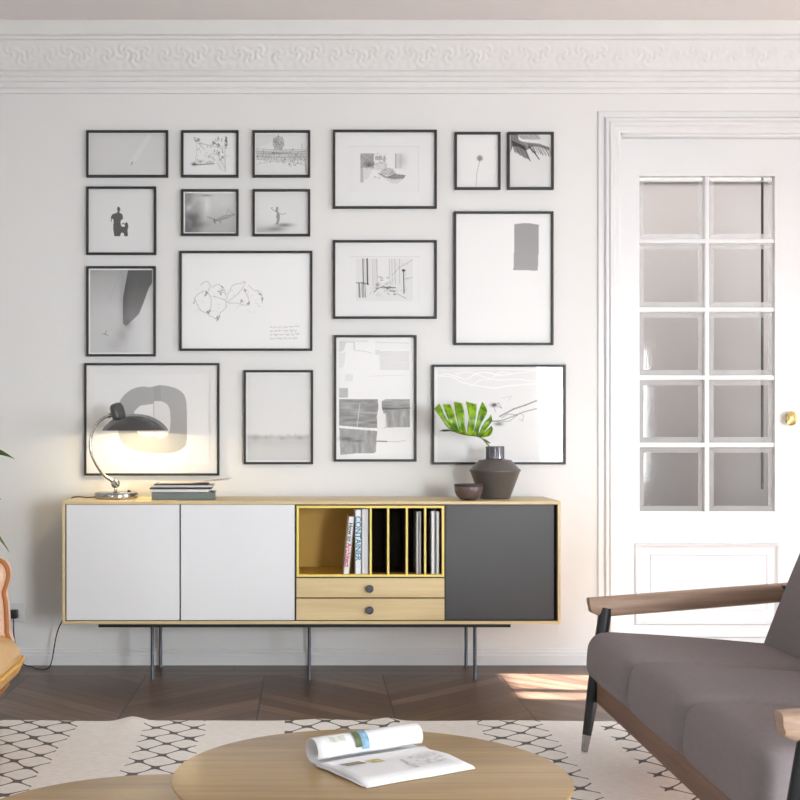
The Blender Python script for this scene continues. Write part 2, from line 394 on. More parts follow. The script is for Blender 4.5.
# door casing
def casing():
    b = B(); x0 = DX0; x1 = DX1; zt = DZ1
    prof = [(0, .0), (0, .02), (.012, .026), (.03, .026), (.038, .036), (.055, .036), (.062, .028), (.076, .028), (.085, .012), (.112, .012), (.117, 0)]
    # left leg, head, right leg mitred: offset u outward from opening, depth d off the wall
    paths = []
    for u, d in prof:
        paths.append([(x0-u, WY-d, 0), (x0-u, WY-d, zt+u), (x1+u, WY-d, zt+u), (x1+u, WY-d, 0)])
    vs = [p for pa in paths for p in pa]; fs = []
    for i in range(len(paths)-1):
        for k in range(3): fs.append((i*4+k, i*4+k+1, (i+1)*4+k+1, (i+1)*4+k))
    b.add(vs, fs); return b
o = struct(casing().build('trim_3', m_trim))
b = B(); b.box(DX0-.001, DX0+.012, WY+.0, WY+.2, 0, DZ1).box(DX1-.012, DX1+.001, WY, WY+.2, 0, DZ1).box(DX0, DX1, WY, WY+.2, DZ1-.012, DZ1)
struct(b.build('trim_4', m_trim))
# door leaves
DY = 6.71; SD = F/DY
def dx(px): return (px-VX)/SD
def dz(py): return CZ-(py-VY)/SD
def door(name, mir):
    xa, xb = dx(619.5), (DX0+DX1)/2-.002
    def m(x): return x if not mir else (DX0+DX1)-x
    def bx(b, x0, x1, *r, **k): 
        x0, x1 = sorted((m(x0), m(x1))); b.box(x0, x1, *r, **k)
    b = B(); Y0, Y1 = DY, DY+.045
    gl, gr, gt, gb = dx(639.5), dx(775), dz(176), dz(511.5)
    zt = DZ1-.0125
    bx(b, DX0+.013, gl, Y0, Y1, .006, zt); bx(b, gr, xb, Y0, Y1, .006, zt)
    bx(b, gl, gr, Y0, Y1, gt, zt); bx(b, gl, gr, Y0, Y1, .006, gb)
    ys = [241, 309.5, 377.5, 445]
    for y in ys: bx(b, gl, gr, Y0+.004, Y1-.004, dz(y+2.4), dz(y-2.4), bev=.005)
    mx0, mx1 = dx(704.8), dx(709.6); bx(b, mx0, mx1, Y0+.003, Y1-.003, gb, gt, bev=.005)
    # raised mouldings of lower panel
    def ring(x0, x1, y0, y1, wd, d):
        x0, x1 = sorted((m(x0), m(x1))); pr = [(0, 0), (wd*.1, d*.7), (wd*.3, d), (wd*.55, d*.75), (wd*.7, d*.35), (wd, .0)]
        rr = [[(x0+u, Y0+.0005-q, y0+u), (x1-u, Y0+.0005-q, y0+u), (x1-u, Y0+.0005-q, y1-u), (x0+u, Y0+.0005-q, y1-u)] for u, q in pr]
        b.add([p for r_ in rr for p in r_], [(k*4+c, k*4+(c+1) % 4, (k+1)*4+(c+1) % 4, (k+1)*4+c) for k in range(len(pr)-1) for c in range(4)])
    ring(dx(634), dx(779), dz(625), dz(543), .026, .016)
    ring(dx(650), dx(768), dz(611), dz(554), .01, .006)
    # lower skirt panel
    ring(dx(634), dx(779), dz(655), dz(636), .012, .008)
    # glazing rebates
    ylist = [176]+ys+[511.5]
    o = struct(b.build(name, m_trim))
    g = B(); e = B()
    for r in range(5):
        for (c0, c1) in ((639.5, 704.8), (709.6, 775)):
            x0, x1 = sorted((m(dx(c0)), m(dx(c1)))); z1, z0 = dz(ylist[r]+(2.4 if r else 0)), dz(ylist[r+1]-(2.4 if r < 4 else 0))
            bw = .028; yo, yi = DY+.034, DY+.022
            g.add([(x0+bw, yi, z0+bw), (x1-bw, yi, z0+bw), (x1-bw, yi, z1-bw), (x0+bw, yi, z1-bw)], [(0, 1, 2, 3)])
            O = [(x0, yo, z0), (x1, yo, z0), (x1, yo, z1), (x0, yo, z1)]; I = [(x0+bw, yi, z0+bw), (x1-bw, yi, z0+bw), (x1-bw, yi, z1-bw), (x0+bw, yi, z1-bw)]
            e.add(O+I, [(0, 1, 5, 4), (1, 2, 6, 5), (2, 3, 7, 6), (3, 0, 4, 7)])
    g.build('glass_panes', m_pane, o); e.build('glass_bevels', m_bevel, o)
    r = B(); r.box(*sorted((m(dx(765)), m(dx(767)))), DY+.05, DY+.06, .9, zt-.02); r.build('bolt_rod', m_black, o)
    if not mir:
        k = B(); c = P(789, 418.5, DY-.02)
        k.lathe((c.x, DY, c.z), [(.008, 0), (.008, -.03), (.012, -.032), (.025, -.042), (.028, -.05), (.026, -.058), (.015, -.064), (0, -.066)], 32, 'y', flute=lambda a, j: 1+.35*abs(math.sin(a)) if j > 1 else 1)
        kk = k.build('door_knob', m_brass, o, True); kk['label'] = 'small oval brass knob'
door('door_1', False); door('door_2', True)
# hall beyond the doors
struct(B().box(.9, 4.4, 8.4, 8.5, 0, CE).build('wall_hall_back', m_hall))
struct(B().box(.8, .9, 6.85, 8.5, 0, CE).build('wall_hall_left', m_hall))
struct(B().box(.9, 4.2, 8.36, 8.4, 2.82, 2.93, .01).build('trim_5', m_plaster))

# ------------------------------------------------------------------ rug
nx, ny = 260, 210
gx = np.linspace(-2.5, 2.4, nx); gy = np.linspace(1.1, 5.318, ny); GX, GY = np.meshgrid(gx, gy)
Zt = .012+.0008*np.sin(GX*7+GY*3)+.0015*np.clip(np.sin(GX*4.1+1.3)*np.sin(GY*2.7), 0, 1)
Zt += .020*np.exp(-((GX+.72)/.055)**2)*np.exp(-((GY-5.28)/.16)**2)
Zt += .012*np.exp(-((GX-.33)/.05)**2)*np.exp(-((GY-5.30)/.12)**2)
Zt += .006*np.exp(-((GX-.05)/.08)**2)*np.exp(-((GY-5.30)/.12)**2)
vt = np.stack([GX, GY+.006*np.sin(GX*9)*(GY > 5.25), Zt], -1).reshape(-1, 3)
vb = vt.copy(); vb[:, 2] = .001
N = nx*ny
fcs = [(j*nx+i, j*nx+i+1, (j+1)*nx+i+1, (j+1)*nx+i) for j in range(ny-1) for i in range(nx-1)]
ring = [i for i in range(nx)]+[j*nx+nx-1 for j in range(1, ny)]+[(ny-1)*nx+i for i in range(nx-2, -1, -1)]+[j*nx for j in range(ny-2, 0, -1)]
vall = [tuple(q) for q in vt]+[tuple(vb[i]) for i in ring]
k = len(ring)
fcs += [(ring[i], N+i, N+(i+1) % k, ring[(i+1) % k]) for i in range(k)]
fcs.append(tuple(N+i for i in range(k))[::-1])
rug = new_mesh('patterned_rug', vall, fcs, m_rug, None, True)
tag(rug, 'large cream wool rug with stripes of grey net pattern on the parquet', 'rug')
RZ = .0145

# ------------------------------------------------------------------ sideboard
YF, YK = 6.17, 6.62; SS = F/YF
def sx(px): return (px-VX)/SS
def sz(py): return CZ-(py-VY)/SS
sb = thing('sideboard', 'long low oak sideboard with white doors, yellow open niche and charcoal door', 'sideboard', (.02, 6.4, 0))
X0, X1, ZT, ZB = sx(62.3), sx(560.7), sz(501.3), sz(624.3); TH = .015
b = B()
b.box(X0, X1, YF, YK, ZT-TH, ZT, .002).box(X0, X1, YF, YK, ZB, ZB+TH, .002); b.build('oak_shell', m_oak, sb)
B().box(X0, X0+TH*.9, YF, YK, ZB+TH, ZT-TH, .001).build('side_panel', m_oakv, sb); B().box(X1-TH*.9, X1, YF, YK, ZB+TH, ZT-TH, .001).build('side_panel', m_oakv, sb)
bd = B(); bd.box(X0+.014, X1-.014, YK-.015, YK-.004, ZB+TH, ZT-TH)
bd.box(sx(294.6), sx(296.2), YF+.012, YK-.02, ZB+TH, ZT-TH).box(sx(444.6), sx(446.2), YF+.012, YK-.02, ZB+TH, ZT-TH)
bd.box(sx(296.2), sx(444.6), YF+.014, YK-.02, sz(578.3), sz(577.1))
bd.box(X0+.014, X0+.02, YF+.004, YK-.02, ZB+TH, ZT-TH).box(X0+.02, X1-.014, YF+.006, YF+.03, ZT-TH-.004, ZT-TH).box(X0+.02, X1-.014, YF+.006, YF+.03, ZB+TH, ZB+TH+.003)
bd.box(X1-.018, X1-.0135, YF+.004, YK-.02, ZB+TH, ZT-TH)
bd.box(sx(179.5), sx(181), YF+.03, YK-.02, ZB+TH, ZT-TH)
bd.build('dark_inner_carcass', m_dark, sb)
for a_, c_ in ((66.3, 179.3), (180.7, 294.5)):
    B().box(sx(a_), sx(c_), YF+.002, YF+.022, sz(620.3), sz(504.8), .0015).build('door', m_doorw, sb)['label'] = 'white lacquered door'
B().box(sx(446.4), sx(555), YF+.02, YF+.04, sz(620.5), sz(504.8), .0015).build('door', m_doord, sb)['label'] = 'charcoal lacquered door'
for y0, y1 in ((578.4, 597.6), (598.8, 620.3)):
    d = B().box(sx(296.3), sx(444.5), YF+.004, YF+.022, sz(y1), sz(y0), .0015).build('drawer', m_oak, sb)
    c = P(369.5, (y0+y1)/2+.5, YF)
    B().lathe((c.x, YF+.004, c.z), [(.008, 0), (.008, -.008), (.016, -.011), (.019, -.016), (.019, -.02), (.016, -.022), (.014, -.018), (0, -.018)], 32, 'y').build('knob', m_knob, d, True)
# yellow niche
nx0, nx1, nz1, nz0 = sx(296.6), sx(444.3), sz(505.8), sz(576.9); nt = .011
b = B(); NYF, NYB = YF+.004, YK-.09
divs = [370.8, 388.3, 407, 425.3]
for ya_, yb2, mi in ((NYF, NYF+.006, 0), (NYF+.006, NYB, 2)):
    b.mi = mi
    b.box(nx0, nx1, ya_, yb2, nz1-nt, nz1).box(nx0, nx1, ya_, yb2, nz0, nz0+nt)
    b.box(nx0, nx0+nt, ya_, yb2, nz0+nt, nz1-nt).box(nx1-nt, nx1, ya_, yb2, nz0+nt, nz1-nt)
    for dpx in divs: b.box(sx(dpx)-.0048, sx(dpx)+.0048, ya_+.001, yb2, nz0+nt, nz1-nt)
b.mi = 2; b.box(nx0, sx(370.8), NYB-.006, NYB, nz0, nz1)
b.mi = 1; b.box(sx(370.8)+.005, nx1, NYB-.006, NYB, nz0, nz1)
zz0, zz1 = nz0+nt, nz1-nt
slots = [(sx(divs[i])+.0048, sx(divs[i+1])-.0048) for i in range(3)]+[(sx(divs[3])+.0048, nx1-nt)]
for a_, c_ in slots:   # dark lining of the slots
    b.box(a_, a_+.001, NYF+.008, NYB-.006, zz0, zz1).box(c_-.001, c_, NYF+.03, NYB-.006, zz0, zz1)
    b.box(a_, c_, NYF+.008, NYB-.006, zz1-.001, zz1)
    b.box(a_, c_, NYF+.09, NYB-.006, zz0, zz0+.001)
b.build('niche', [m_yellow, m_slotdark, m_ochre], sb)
b = B(); b.box(sx(96.5), sx(512.5), 6.225, 6.26, ZB-.023, ZB).box(sx(96.5), sx(512.5), 6.575, 6.605, ZB-.023, ZB)
for px in (152.3, 309.3, 475): b.box((px-VX)*6.24/F-.012, (px-VX)*6.24/F+.012, 6.26, 6.58, ZB-.012, ZB)
b.build('base_rail', m_black, sb)
for px in (152.3, 309.3, 475):
    x = (px-VX)*6.24/F
    for y in (6.243, 6.592):
        B().lathe((x, y, 0), [(.009, 0), (.009, .004), (.0085, .005), (.0085, ZB-.014)], 20).build('leg', m_legmetal, sb, True)

# ------------------------------------------------------------------ things in the niche
bz = nz0+nt
def textmesh(s, size, font_ext=.0004):
    cu = bpy.data.curves.new('t', 'FONT'); cu.body = s; cu.size = size; cu.extrude = font_ext; cu.offset = size*.018
    o = bpy.data.objects.new('t', cu); C.objects.link(o); dg = bpy.context.evaluated_depsgraph_get(); dg.update()
    me = bpy.data.meshes.new_from_object(o.evaluated_get(dg)); bpy.data.objects.remove(o); return me
def book(label, w_, h_, d_, x, tilt, cover, texts=(), y=None, name='book', group='books in the yellow niche'):
    """standing book, spine to the room; base corner at x"""
    y = NYF+.02 if y is None else y
    t_ = thing(name, label, 'book' if name == 'book' else 'magazine', (x, y, bz+.0005), group)
    t_.rotation_euler = (0, tilt, 0)
    def loc(b): 
        for q in b.v: q += Vector((x, y, bz+.0005))
        return b
    c = B(); th = .0025
    c.box(0, th, 0, d_, 0, h_).box(w_-th, w_, 0, d_, 0, h_).box(0, w_, 0, th, 0, h_, .0008); loc(c).build('cover', cover, t_)
    loc(B().box(th, w_-th, th, d_-.004, .003, h_-.003)).build('pages', m_paperedge, t_)
    for s, size, z, mt in texts:
        me = textmesh(s, size); me.materials.append(mt)
        xs_ = [v.co.x for v in me.vertices]; ys_ = [v.co.y for v in me.vertices]
        o = bpy.data.objects.new('title', me); C.objects.link(o); o.parent = t_
        # stand upright facing -Y, reading downwards
        R = Matrix.Rotation(PI/2, 4, 'Y') @ Matrix.Rotation(PI/2, 4, 'X')
        cy = (min(ys_)+max(ys_))/2
        for v in me.vertices:
            lx, ly, lz = v.co
            v.co = Vector((w_/2+(ly-cy), -.0006-lz, h_-z-lx))
        me.update()
    return t_
m_pink = M('magenta_ink', rgb(200, 40, 100), .5); m_ink = M('dark_ink', rgb(50, 60, 60), .5); m_blue = M('blue_ink', rgb(50, 125, 150), .5)
m_bk1 = M('book_white', (.8, .79, .77, 1), .4, var=.01); m_bk2 = M('book_grey_white', (.72, .73, .76, 1), .4, var=.01); m_bk3 = M('book_white_blue', (.78, .82, .84, 1), .4, var=.01)
ys0 = NYF+.02
def nx_(px): return (px-VX)*(ys0)/F
book('white book titled How to Architect leaning in the yellow niche', .027, .278, .2, nx_(343.5), math.radians(5.2), m_bk1,
     [('How to', .0285, .03, m_ink), ('Architect', .0305, .127, m_pink)])
book('white upright book with CONTAINER in blue capitals on its spine', .029, .308, .2, nx_(355.2), 0, m_bk3, [('CONTAINER', .0375, .03, m_blue)])
book('plain pale grey book without title between CONTAINER and the first yellow divider', .033, .312, .2, nx_(361.7), 0, m_bk2)
g_ = 'magazines in the narrow slots'
m_mg1 = M('mag_cream', (.74, .71, .67, 1), .5, var=.03); m_mg2 = M('mag_white', (.80, .80, .78, 1), .4, var=.02); m_mg3 = M('mag_grey', (.56, .55, .54, 1), .4, var=.05)
book('cream magazine standing left of its pair in the third narrow slot', .010, .298, .21, nx_(416.4), 0, m_mg1, name='magazine', group=g_)
book('grey magazine standing right of its pair in the third narrow slot', .010, .300, .21, nx_(418.9)+.0005, 0, m_mg3, name='magazine', group=g_)
book('thick white magazine leftmost in the last narrow slot', .016, .302, .21, nx_(431.3), 0, m_mg2, name='magazine', group=g_)
book('thin tall grey magazine poking up in the middle of the last narrow slot', .005, .318, .21, nx_(434.9), 0, m_mg3, name='magazine', group=g_)
book('white magazine rightmost in the last narrow slot', .014, .300, .21, nx_(436.3), 0, m_mg2, name='magazine', group=g_)

# ------------------------------------------------------------------ table lamp
LY = 6.40; sc = LY/F
lx, lz = (116.5-VX)*sc, ZT
lamp = thing('table_lamp', 'black domed desk lamp with curved chrome arm, lit, on the sideboard', 'lamp', (lx, LY, lz))
b = B(); b.lathe((lx, LY, lz), [(.1, 0), (.107, .003), (.108, .008), (.108, .026), (.106, .031), (.098, .034), (.03, .036), (0, .037)], 64); b.build('base', m_chrome, lamp, True)
B().lathe((lx+.065, LY-.02, lz+.034), [(.008, 0), (.008, .008), (.005, .011), (0, .012)], 16).build('switch', m_black, lamp, True)
bz0 = P(115.5, 483.5, LY)
b = B(); b.lathe((bz0.x, LY, lz+.034), [(.012, 0), (.009, .006), (.0075, .012), (.0075, bz0.z-lz-.05)], 20)
b.build('post', m_chrome, lamp, True)
b = B()
b.lathe((bz0.x, LY, bz0.z), [(0, -.023)]+[(.023*math.sin(q*PI/10), -.023*math.cos(q*PI/10)) for q in range(1, 10)]+[(0, .023)], 24)
b.lathe((bz0.x, LY-.03, bz0.z), [(0, 0), (.012, .002), (.012, .012), (.006, .014), (.006, .02)], 16, 'y')
b.build('ball_joint', m_chrome, lamp, True)
arm = sm([P(x, y, LY) for x, y in ((112.5, 481), (104, 475), (95.5, 463), (90.5, 449), (91.5, 435), (97, 424), (103, 418.5), (109.5, 415.5))], 8)
B().tube(arm, [.0085-.002*(i/len(arm)) for i in range(len(arm))], 14).build('arm', m_chrome, lamp, True)
shx = (135.2-VX)*sc; shz = P(0, 430.6, LY).z
prof = [(.163, 0), (.1635, .003), (.158, .012), (.146, .028), (.126, .046), (.1, .062), (.07, .074), (.035, .081), (0, .083)]
inn = [(r*.985-(.0 if r else 0), max(h_-.003, .0005)) for r, h_ in prof]
b = B(); b.lathe((shx, LY, shz), prof, 72, caps=False); sh = b.build('shade', m_lampblack, lamp, True)
b = B(); b.lathe((shx, LY, shz), inn[::-1], 72, caps=False); b.build('shade_lining', m_shadein, sh, True)
# socket housing, leaning, left of the shade top
c = P(119.5, 417.5, LY); ax = (P(115, 403, LY)-c).normalized(); hL = (P(115, 403, LY)-c).length
q = Vector((0, 0, 1)).rotation_difference(ax).to_matrix()
b = B(); b.lathe((0, 0, 0), [(.036, -.01), (.036, hL*.55), (.034, hL*.75), (.027, hL*.92), (.015, hL*.99), (0, hL)], 32, flute=lambda a, j: 1-.03*(math.cos(a*16) > 0) if j < 3 else 1)
for v_ in b.v: v_[:] = (q @ v_)+c
b.build('socket_housing', m_lampblack, lamp, True)
c2 = P(110.3, 415.5, LY); b = B(); b.lathe((c2.x-.012, LY, c2.z), [(.006, 0), (.013, .002), (.013, .012), (.008, .014), (.008, .024)], 20, 'x'); b.build('clamp_nut', m_chrome, lamp, True)
# bulb
tb = NT('bulb_glow'); em = tb.n('ShaderNodeEmission'); em.inputs[0].default_value = (1, .83, .55, 1); em.inputs[1].default_value = 12; tb.l(em.outputs[0], tb.out.inputs[0])
bc = Vector((shx, LY, shz+.054)); b = B(); b.lathe(bc, [(0, -.02)]+[(.02*math.sin(k*PI/10), -.02*math.cos(k*PI/10)) for k in range(1, 9)]+[(.01, .02), (.01, .024)], 24); b.build('bulb', tb.m, lamp, True)
pl_ = bpy.data.lights.new('lamp_light', 'POINT'); pl_.energy = 3.3; pl_.color = (1, .80, .46); pl_.shadow_soft_size = .013
po = bpy.data.objects.new('lamp_light', pl_); C.objects.link(po); po.location = Vector((shx, LY, shz+.019))-Vector((lx, LY, lz)); po.parent = lamp
# cord over the back corner, down the wall, to the plug
cp = [(lx-.105, LY+.01, lz+.008), (lx-.15, LY+.03, lz+.005), (sx(70)+.02, LY+.05, lz+.005), (X0+.02, LY+.06, lz+.006), (X0-.008, LY+.06, lz-.002), (X0-.008, LY+.07, lz-.05), (X0-.012, LY+.09, .6), (X0-.014, 6.52, .36),
      tuple(P(58, 630, 6.55)), tuple(P(52, 660, 6.56)), (P(47, 667, 6.5).x, 6.52, .006), (P(38, 669, 6.5).x, 6.50, .006), (P(32, 666, 6.56).x, 6.56, .006), (P(22, 664, 6.6).x, 6.60, .02), (P(15, 640, 6.6).x, 6.595, .13), (P(13.5, 616, 6.6).x, 6.60, .235), (P(13.5, 612, 6.6).x, 6.607, .265)]
cord = B().tube(sm(cp, 8), .0032, 8).build('power_cord', m_plastic, lamp, True)
oc = P(13.5, 614, 6.62)
b = B(); b.box(oc.x-.022, oc.x+.022, 6.598, 6.6375, oc.z-.022, oc.z+.022, .006); b.build('plug', m_plastic, cord, True)
out = thing('wall_outlet', 'pale wall socket plate low on the wall left of the sideboard', 'socket', (oc.x, 6.65, oc.z))
B().box(oc.x-.055, oc.x+.055, 6.6385, 6.6499, oc.z-.045, oc.z+.055, .004).build('cover_plate', m_plate, out)
b = B(); b.lathe((oc.x, 6.6384, oc.z), [(.036, 0), (.036, -.0015), (.03, -.0015), (.029, -.0003), (0, -.0003)], 32, 'y'); b.build('socket_ring', m_plate, out, True)

# ------------------------------------------------------------------ stack of books on the sideboard
def flatbook(name, label, x0, x1, y0, y1, z0, h_, cover, rot=0, group='books stacked on the sideboard', hard=True):
    cx, cy = (x0+x1)/2, (y0+y1)/2
    t_ = thing(name, label, 'book' if name == 'book' else 'magazine', (cx, cy, z0), group)
    e = .002 if hard else .0008
    b = B(); b.box(x0, x1, y0, y1, z0, z0+e).box(x0, x1, y0, y1, z0+h_-e, z0+h_).box(x0, x1, y0, y0+e, z0, z0+h_, e*.4); b.build('cover', cover, t_)
    B().box(x0+.003, x1-.004, y0+e, y1-.004, z0+e, z0+h_-e).build('pages', m_paperedge, t_)
    t_.rotation_euler = (0, 0, rot); return t_
s6 = 6.36/F
def bxp(px): return (px-VX)*s6
z = ZT+.0006
m_bkg = M('book_slate', rgb(108, 118, 116), .4, var=.05, scale=8); m_bkw = M('mag_white_cover', (.78, .77, .76, 1), .35, var=.03); m_bkd = M('mag_dark_cover', (.05, .045, .042, 1), .35, var=.1); m_bkp = M('mag_pink_cover', (.62, .5, .44, 1), .35, var=.08)
yb = 6.28
flatbook('book', 'thick slate grey hardback lying at the bottom of the stack', bxp(152.5), bxp(215.5), yb, yb+.22, z, .036, m_bkg, .05); z += .0375
flatbook('magazine', 'thick white magazine lying directly on the slate grey book', bxp(151.5), bxp(210), yb+.01, yb+.23, z, .013, m_bkw, -.02, hard=False); z += .0145
flatbook('magazine', 'black covered magazine in the middle of the stack', bxp(151), bxp(212), yb+.01, yb+.23, z, .007, m_bkd, .02, hard=False); z += .0085
flatbook('magazine', 'white magazine below the curled top ones of the stack', bxp(153), bxp(213), yb+.02, yb+.24, z, .010, m_bkw, .0, hard=False); z += .0115
flatbook('magazine', 'thin dark magazine second from the top of the stack', bxp(155), bxp(208), yb+.01, yb+.22, z, .005, m_bkd, .03, hard=False); z += .0062
def curled(label, x0, x1, z0, y0, y1, th, shape, mt):
    n = 24; b = B(); vs = []
    for i in range(n+1):
        u = i/n; x = x0+(x1-x0)*u; dz_ = shape(u)
        for (yy, tt) in ((y0, 0), (y1, 0), (y1, th), (y0, th)): vs.append((x, yy, z0+dz_+tt))
    fs = [(0, 3, 2, 1), (n*4, n*4+1, n*4+2, n*4+3)]
    for i in range(n):
        for k in range(4): fs.append((i*4+k, i*4+(k+1) % 4, (i+1)*4+(k+1) % 4, (i+1)*4+k))
    b.add(vs, fs); o = b.build('magazine', mt, None, False)
    return tag(o, label, 'magazine', 'books stacked on the sideboard')
curled('pinkish curled magazine with its right side lifting on top of the stack', bxp(160), bxp(230), z, yb+.01, yb+.22, .004, lambda u: .0005+.028*max(0, u-.42)**1.2*1.3, m_bkp)

# ------------------------------------------------------------------ vase, leaf, bowl
VYY = 6.42; c = P(495, 0, VYY); kx = VYY/F
vase = thing('vase', 'dark grey angular vase with ribbed neck holding a monstera leaf', 'vase', (c.x, VYY, ZT))
r = lambda px: px*kx
zt, zn, zs, z0 = P(0, 446.3, VYY).z, P(0, 460, VYY).z, P(0, 470.3, VYY).z, ZT+.0005
b = B(); b.lathe((c.x, VYY, 0), [(r(13.5), z0), (r(15), z0+.003), (r(15.3), z0+.008), (r(24.6), zs-.008), (r(25.6), zs-.002), (r(25.6), zs+.002), (r(24.6), zs+.006), (r(16), zn+.010-.01), (r(11), zn+.003), (r(9.3), zn+.008)], 64); b.build('body', m_vase, vase, True)
b = B(); b.lathe((c.x, VYY, 0), [(r(9.3), zn+.004), (r(9.3), zt-.003), (r(9.0), zt), (r(8.0), zt), (r(7.6), zt-.003), (r(7.6), zn+.02), (0, zn+.02)], 96, flute=lambda a, j: 1-.055*(.5+.5*math.cos(a*20)) if j < 2 else 1, caps=False); b.build('neck', m_neck, vase, True)
# monstera leaf
lf = thing('monstera_leaf', 'bright green split monstera leaf standing in the grey vase', 'leaf', (c.x, VYY, zt))
def L2(x, y): # crop pixels -> photo pixels -> point; the blade bows towards the room
    px, py = 428+x/7.27, 395+y/7.27
    Yv = VYY-.02-.03*math.sin(max(0, min(1, (y-40)/290))*PI)-.0007*max(0, (350-x))*.28+.03*math.sin(x/60.)*.25
    return P(px, py, Yv)
lobes = [
 ([(185, 262), (150, 240), (120, 205), (88, 160), (62, 125), (45, 100)], [(215, 268), (180, 215), (150, 190), (118, 140), (98, 90), (82, 62)]),
 ([(190, 262), (162, 215), (140, 160), (122, 110), (108, 68)], [(240, 280), (216, 230), (200, 170), (182, 110), (160, 68)]),
 ([(235, 280), (222, 225), (206, 165), (196, 105), (190, 48)], [(285, 290), (268, 230), (266, 160), (260, 110), (246, 58)]),
 ([(285, 290), (288, 230), (296, 170), (288, 110), (274, 46)], [(335, 300), (338, 240), (346, 180), (352, 120), (352, 68)]),
 ([(330, 300), (342, 240), (354, 190), (366, 130), (380, 85), (394, 50)], [(366, 300), (372, 250), (392, 200), (418, 155), (430, 110), (398, 52)]),
 ([(362, 302), (378, 262), (396, 222), (420, 190), (444, 165), (455, 142)], [(385, 305), (402, 280), (424, 250), (450, 215), (466, 185), (458, 145)]),
 ([(375, 306), (396, 288), (420, 262), (445, 238), (462, 222)], [(392, 308), (420, 305), (445, 298), (464, 275), (472, 240)]),
]
b = B()
for Ls, Rs in lobes:
    Ls = sm([Vector((x, y, 0)) for x, y in Ls], 4); Rs = sm([Vector((x, y, 0)) for x, y in Rs], 4)
    n = max(len(Ls), len(Rs)); vs = []; fs = []; Mx = 5
    def at(S, i): 
        t_ = i*(len(S)-1)/(n-1); j = min(int(t_), len(S)-2); return S[j].lerp(S[j+1], t_-j)
    for i in range(n):
        A, Bp = at(Ls, i), at(Rs, i)
        for m_ in range(Mx):
            q = A.lerp(Bp, m_/(Mx-1)); p = L2(q.x, q.y); p.y += .006*math.sin(m_/(Mx-1)*PI)
            vs.append(p)
    for i in range(n-1):
        for m_ in range(Mx-1): fs.append((i*Mx+m_, i*Mx+m_+1, (i+1)*Mx+m_+1, (i+1)*Mx+m_))
    b.add(vs, fs)
bl = b.build('blade', m_leaf, lf, True)
md = bl.modifiers.new('thick', 'SOLIDIFY'); md.thickness = .0012; md.offset = 0
b = B(); b.add([L2(x, y) for x, y in ((80, 262), (110, 250), (150, 250), (195, 268), (160, 262), (120, 266))], [(0, 1, 2, 3, 4, 5)]); o = b.build('lower_lobe', m_leafd, lf); md = o.modifiers.new('thick', 'SOLIDIFY'); md.thickness = .0012
rib = sm([L2(x, y)+Vector((0, -.004, 0)) for x, y in ((95, 165), (140, 232), (200, 270), (270, 290), (340, 298), (385, 312), (415, 340), (440, 368))]+[Vector((c.x-.02, VYY, zt-.02)), Vector((c.x+.005, VYY+.003, zn+.05))], 5)
B().tube(rib, [.0012+.0028*i/len(rib) for i in range(len(rib))], 8).build('stem', m_stem, lf, True)
b = B(); b.tube([L2(400, 318), L2(425, 335), L2(450, 350)], [.002, .006, .003], 8).build('sheath', m_stem, lf, True)
BY = 6.27; kb = BY/F; cb = P(468.6, 0, BY)
bowl = thing('bowl', 'small brown stoneware bowl with dark rim beside the grey vase', 'bowl', (cb.x, BY, ZT))
hb = .078; rb = 14.4*kb
pf = [(rb*.40, 0), (rb*.62, .006), (rb*.84, .022), (rb*.97, .042), (rb, .06), (rb*.985, hb-.012)]
b = B(); b.lathe((cb.x, BY, ZT+.0005), pf+[(rb*.93, hb-.014), (rb*.9, .05), (rb*.7, .018), (0, .008)], 56); b.build('body', m_bowl, bowl, True)
b = B(); b.lathe((cb.x, BY, ZT+.0005), [(rb*.955, hb-.015), (rb*1.0, hb-.011), (rb*1.01, hb-.002), (rb*.99, hb), (rb*.95, hb-.002), (rb*.93, hb-.016)], 56, caps=False); b.build('rim', m_bowlrim, bowl, True)

# ------------------------------------------------------------------ pictures
tm = NT('print_paper'); at_ = tm.n('ShaderNodeVertexColor', layer_name='tone'); tm.l(at_.outputs[0], tm.b.inputs['Base Color']); tm.b.inputs['Roughness'].default_value = .85
m_print = tm.m
def vnoise(gx, gy, s, seed, octv=3):
    out = np.zeros_like(gx); amp = 1; tot = 0
    for o in range(octv):
        r = np.random.default_rng(seed+o).random((64, 64)); x = gx/s*(2**o); y = gy/s*(2**o)
        xi = np.floor(x).astype(int); yi = np.floor(y).astype(int); fx = x-xi; fy = y-yi; fx = fx*fx*(3-2*fx); fy = fy*fy*(3-2*fy)
        g = lambda a, b: r[a % 64, b % 64]
        out += amp*((g(xi, yi)*(1-fx)+g(xi+1, yi)*fx)*(1-fy)+(g(xi, yi+1)*(1-fx)+g(xi+1, yi+1)*fx)*fy); tot += amp; amp *= .5
    return out/tot
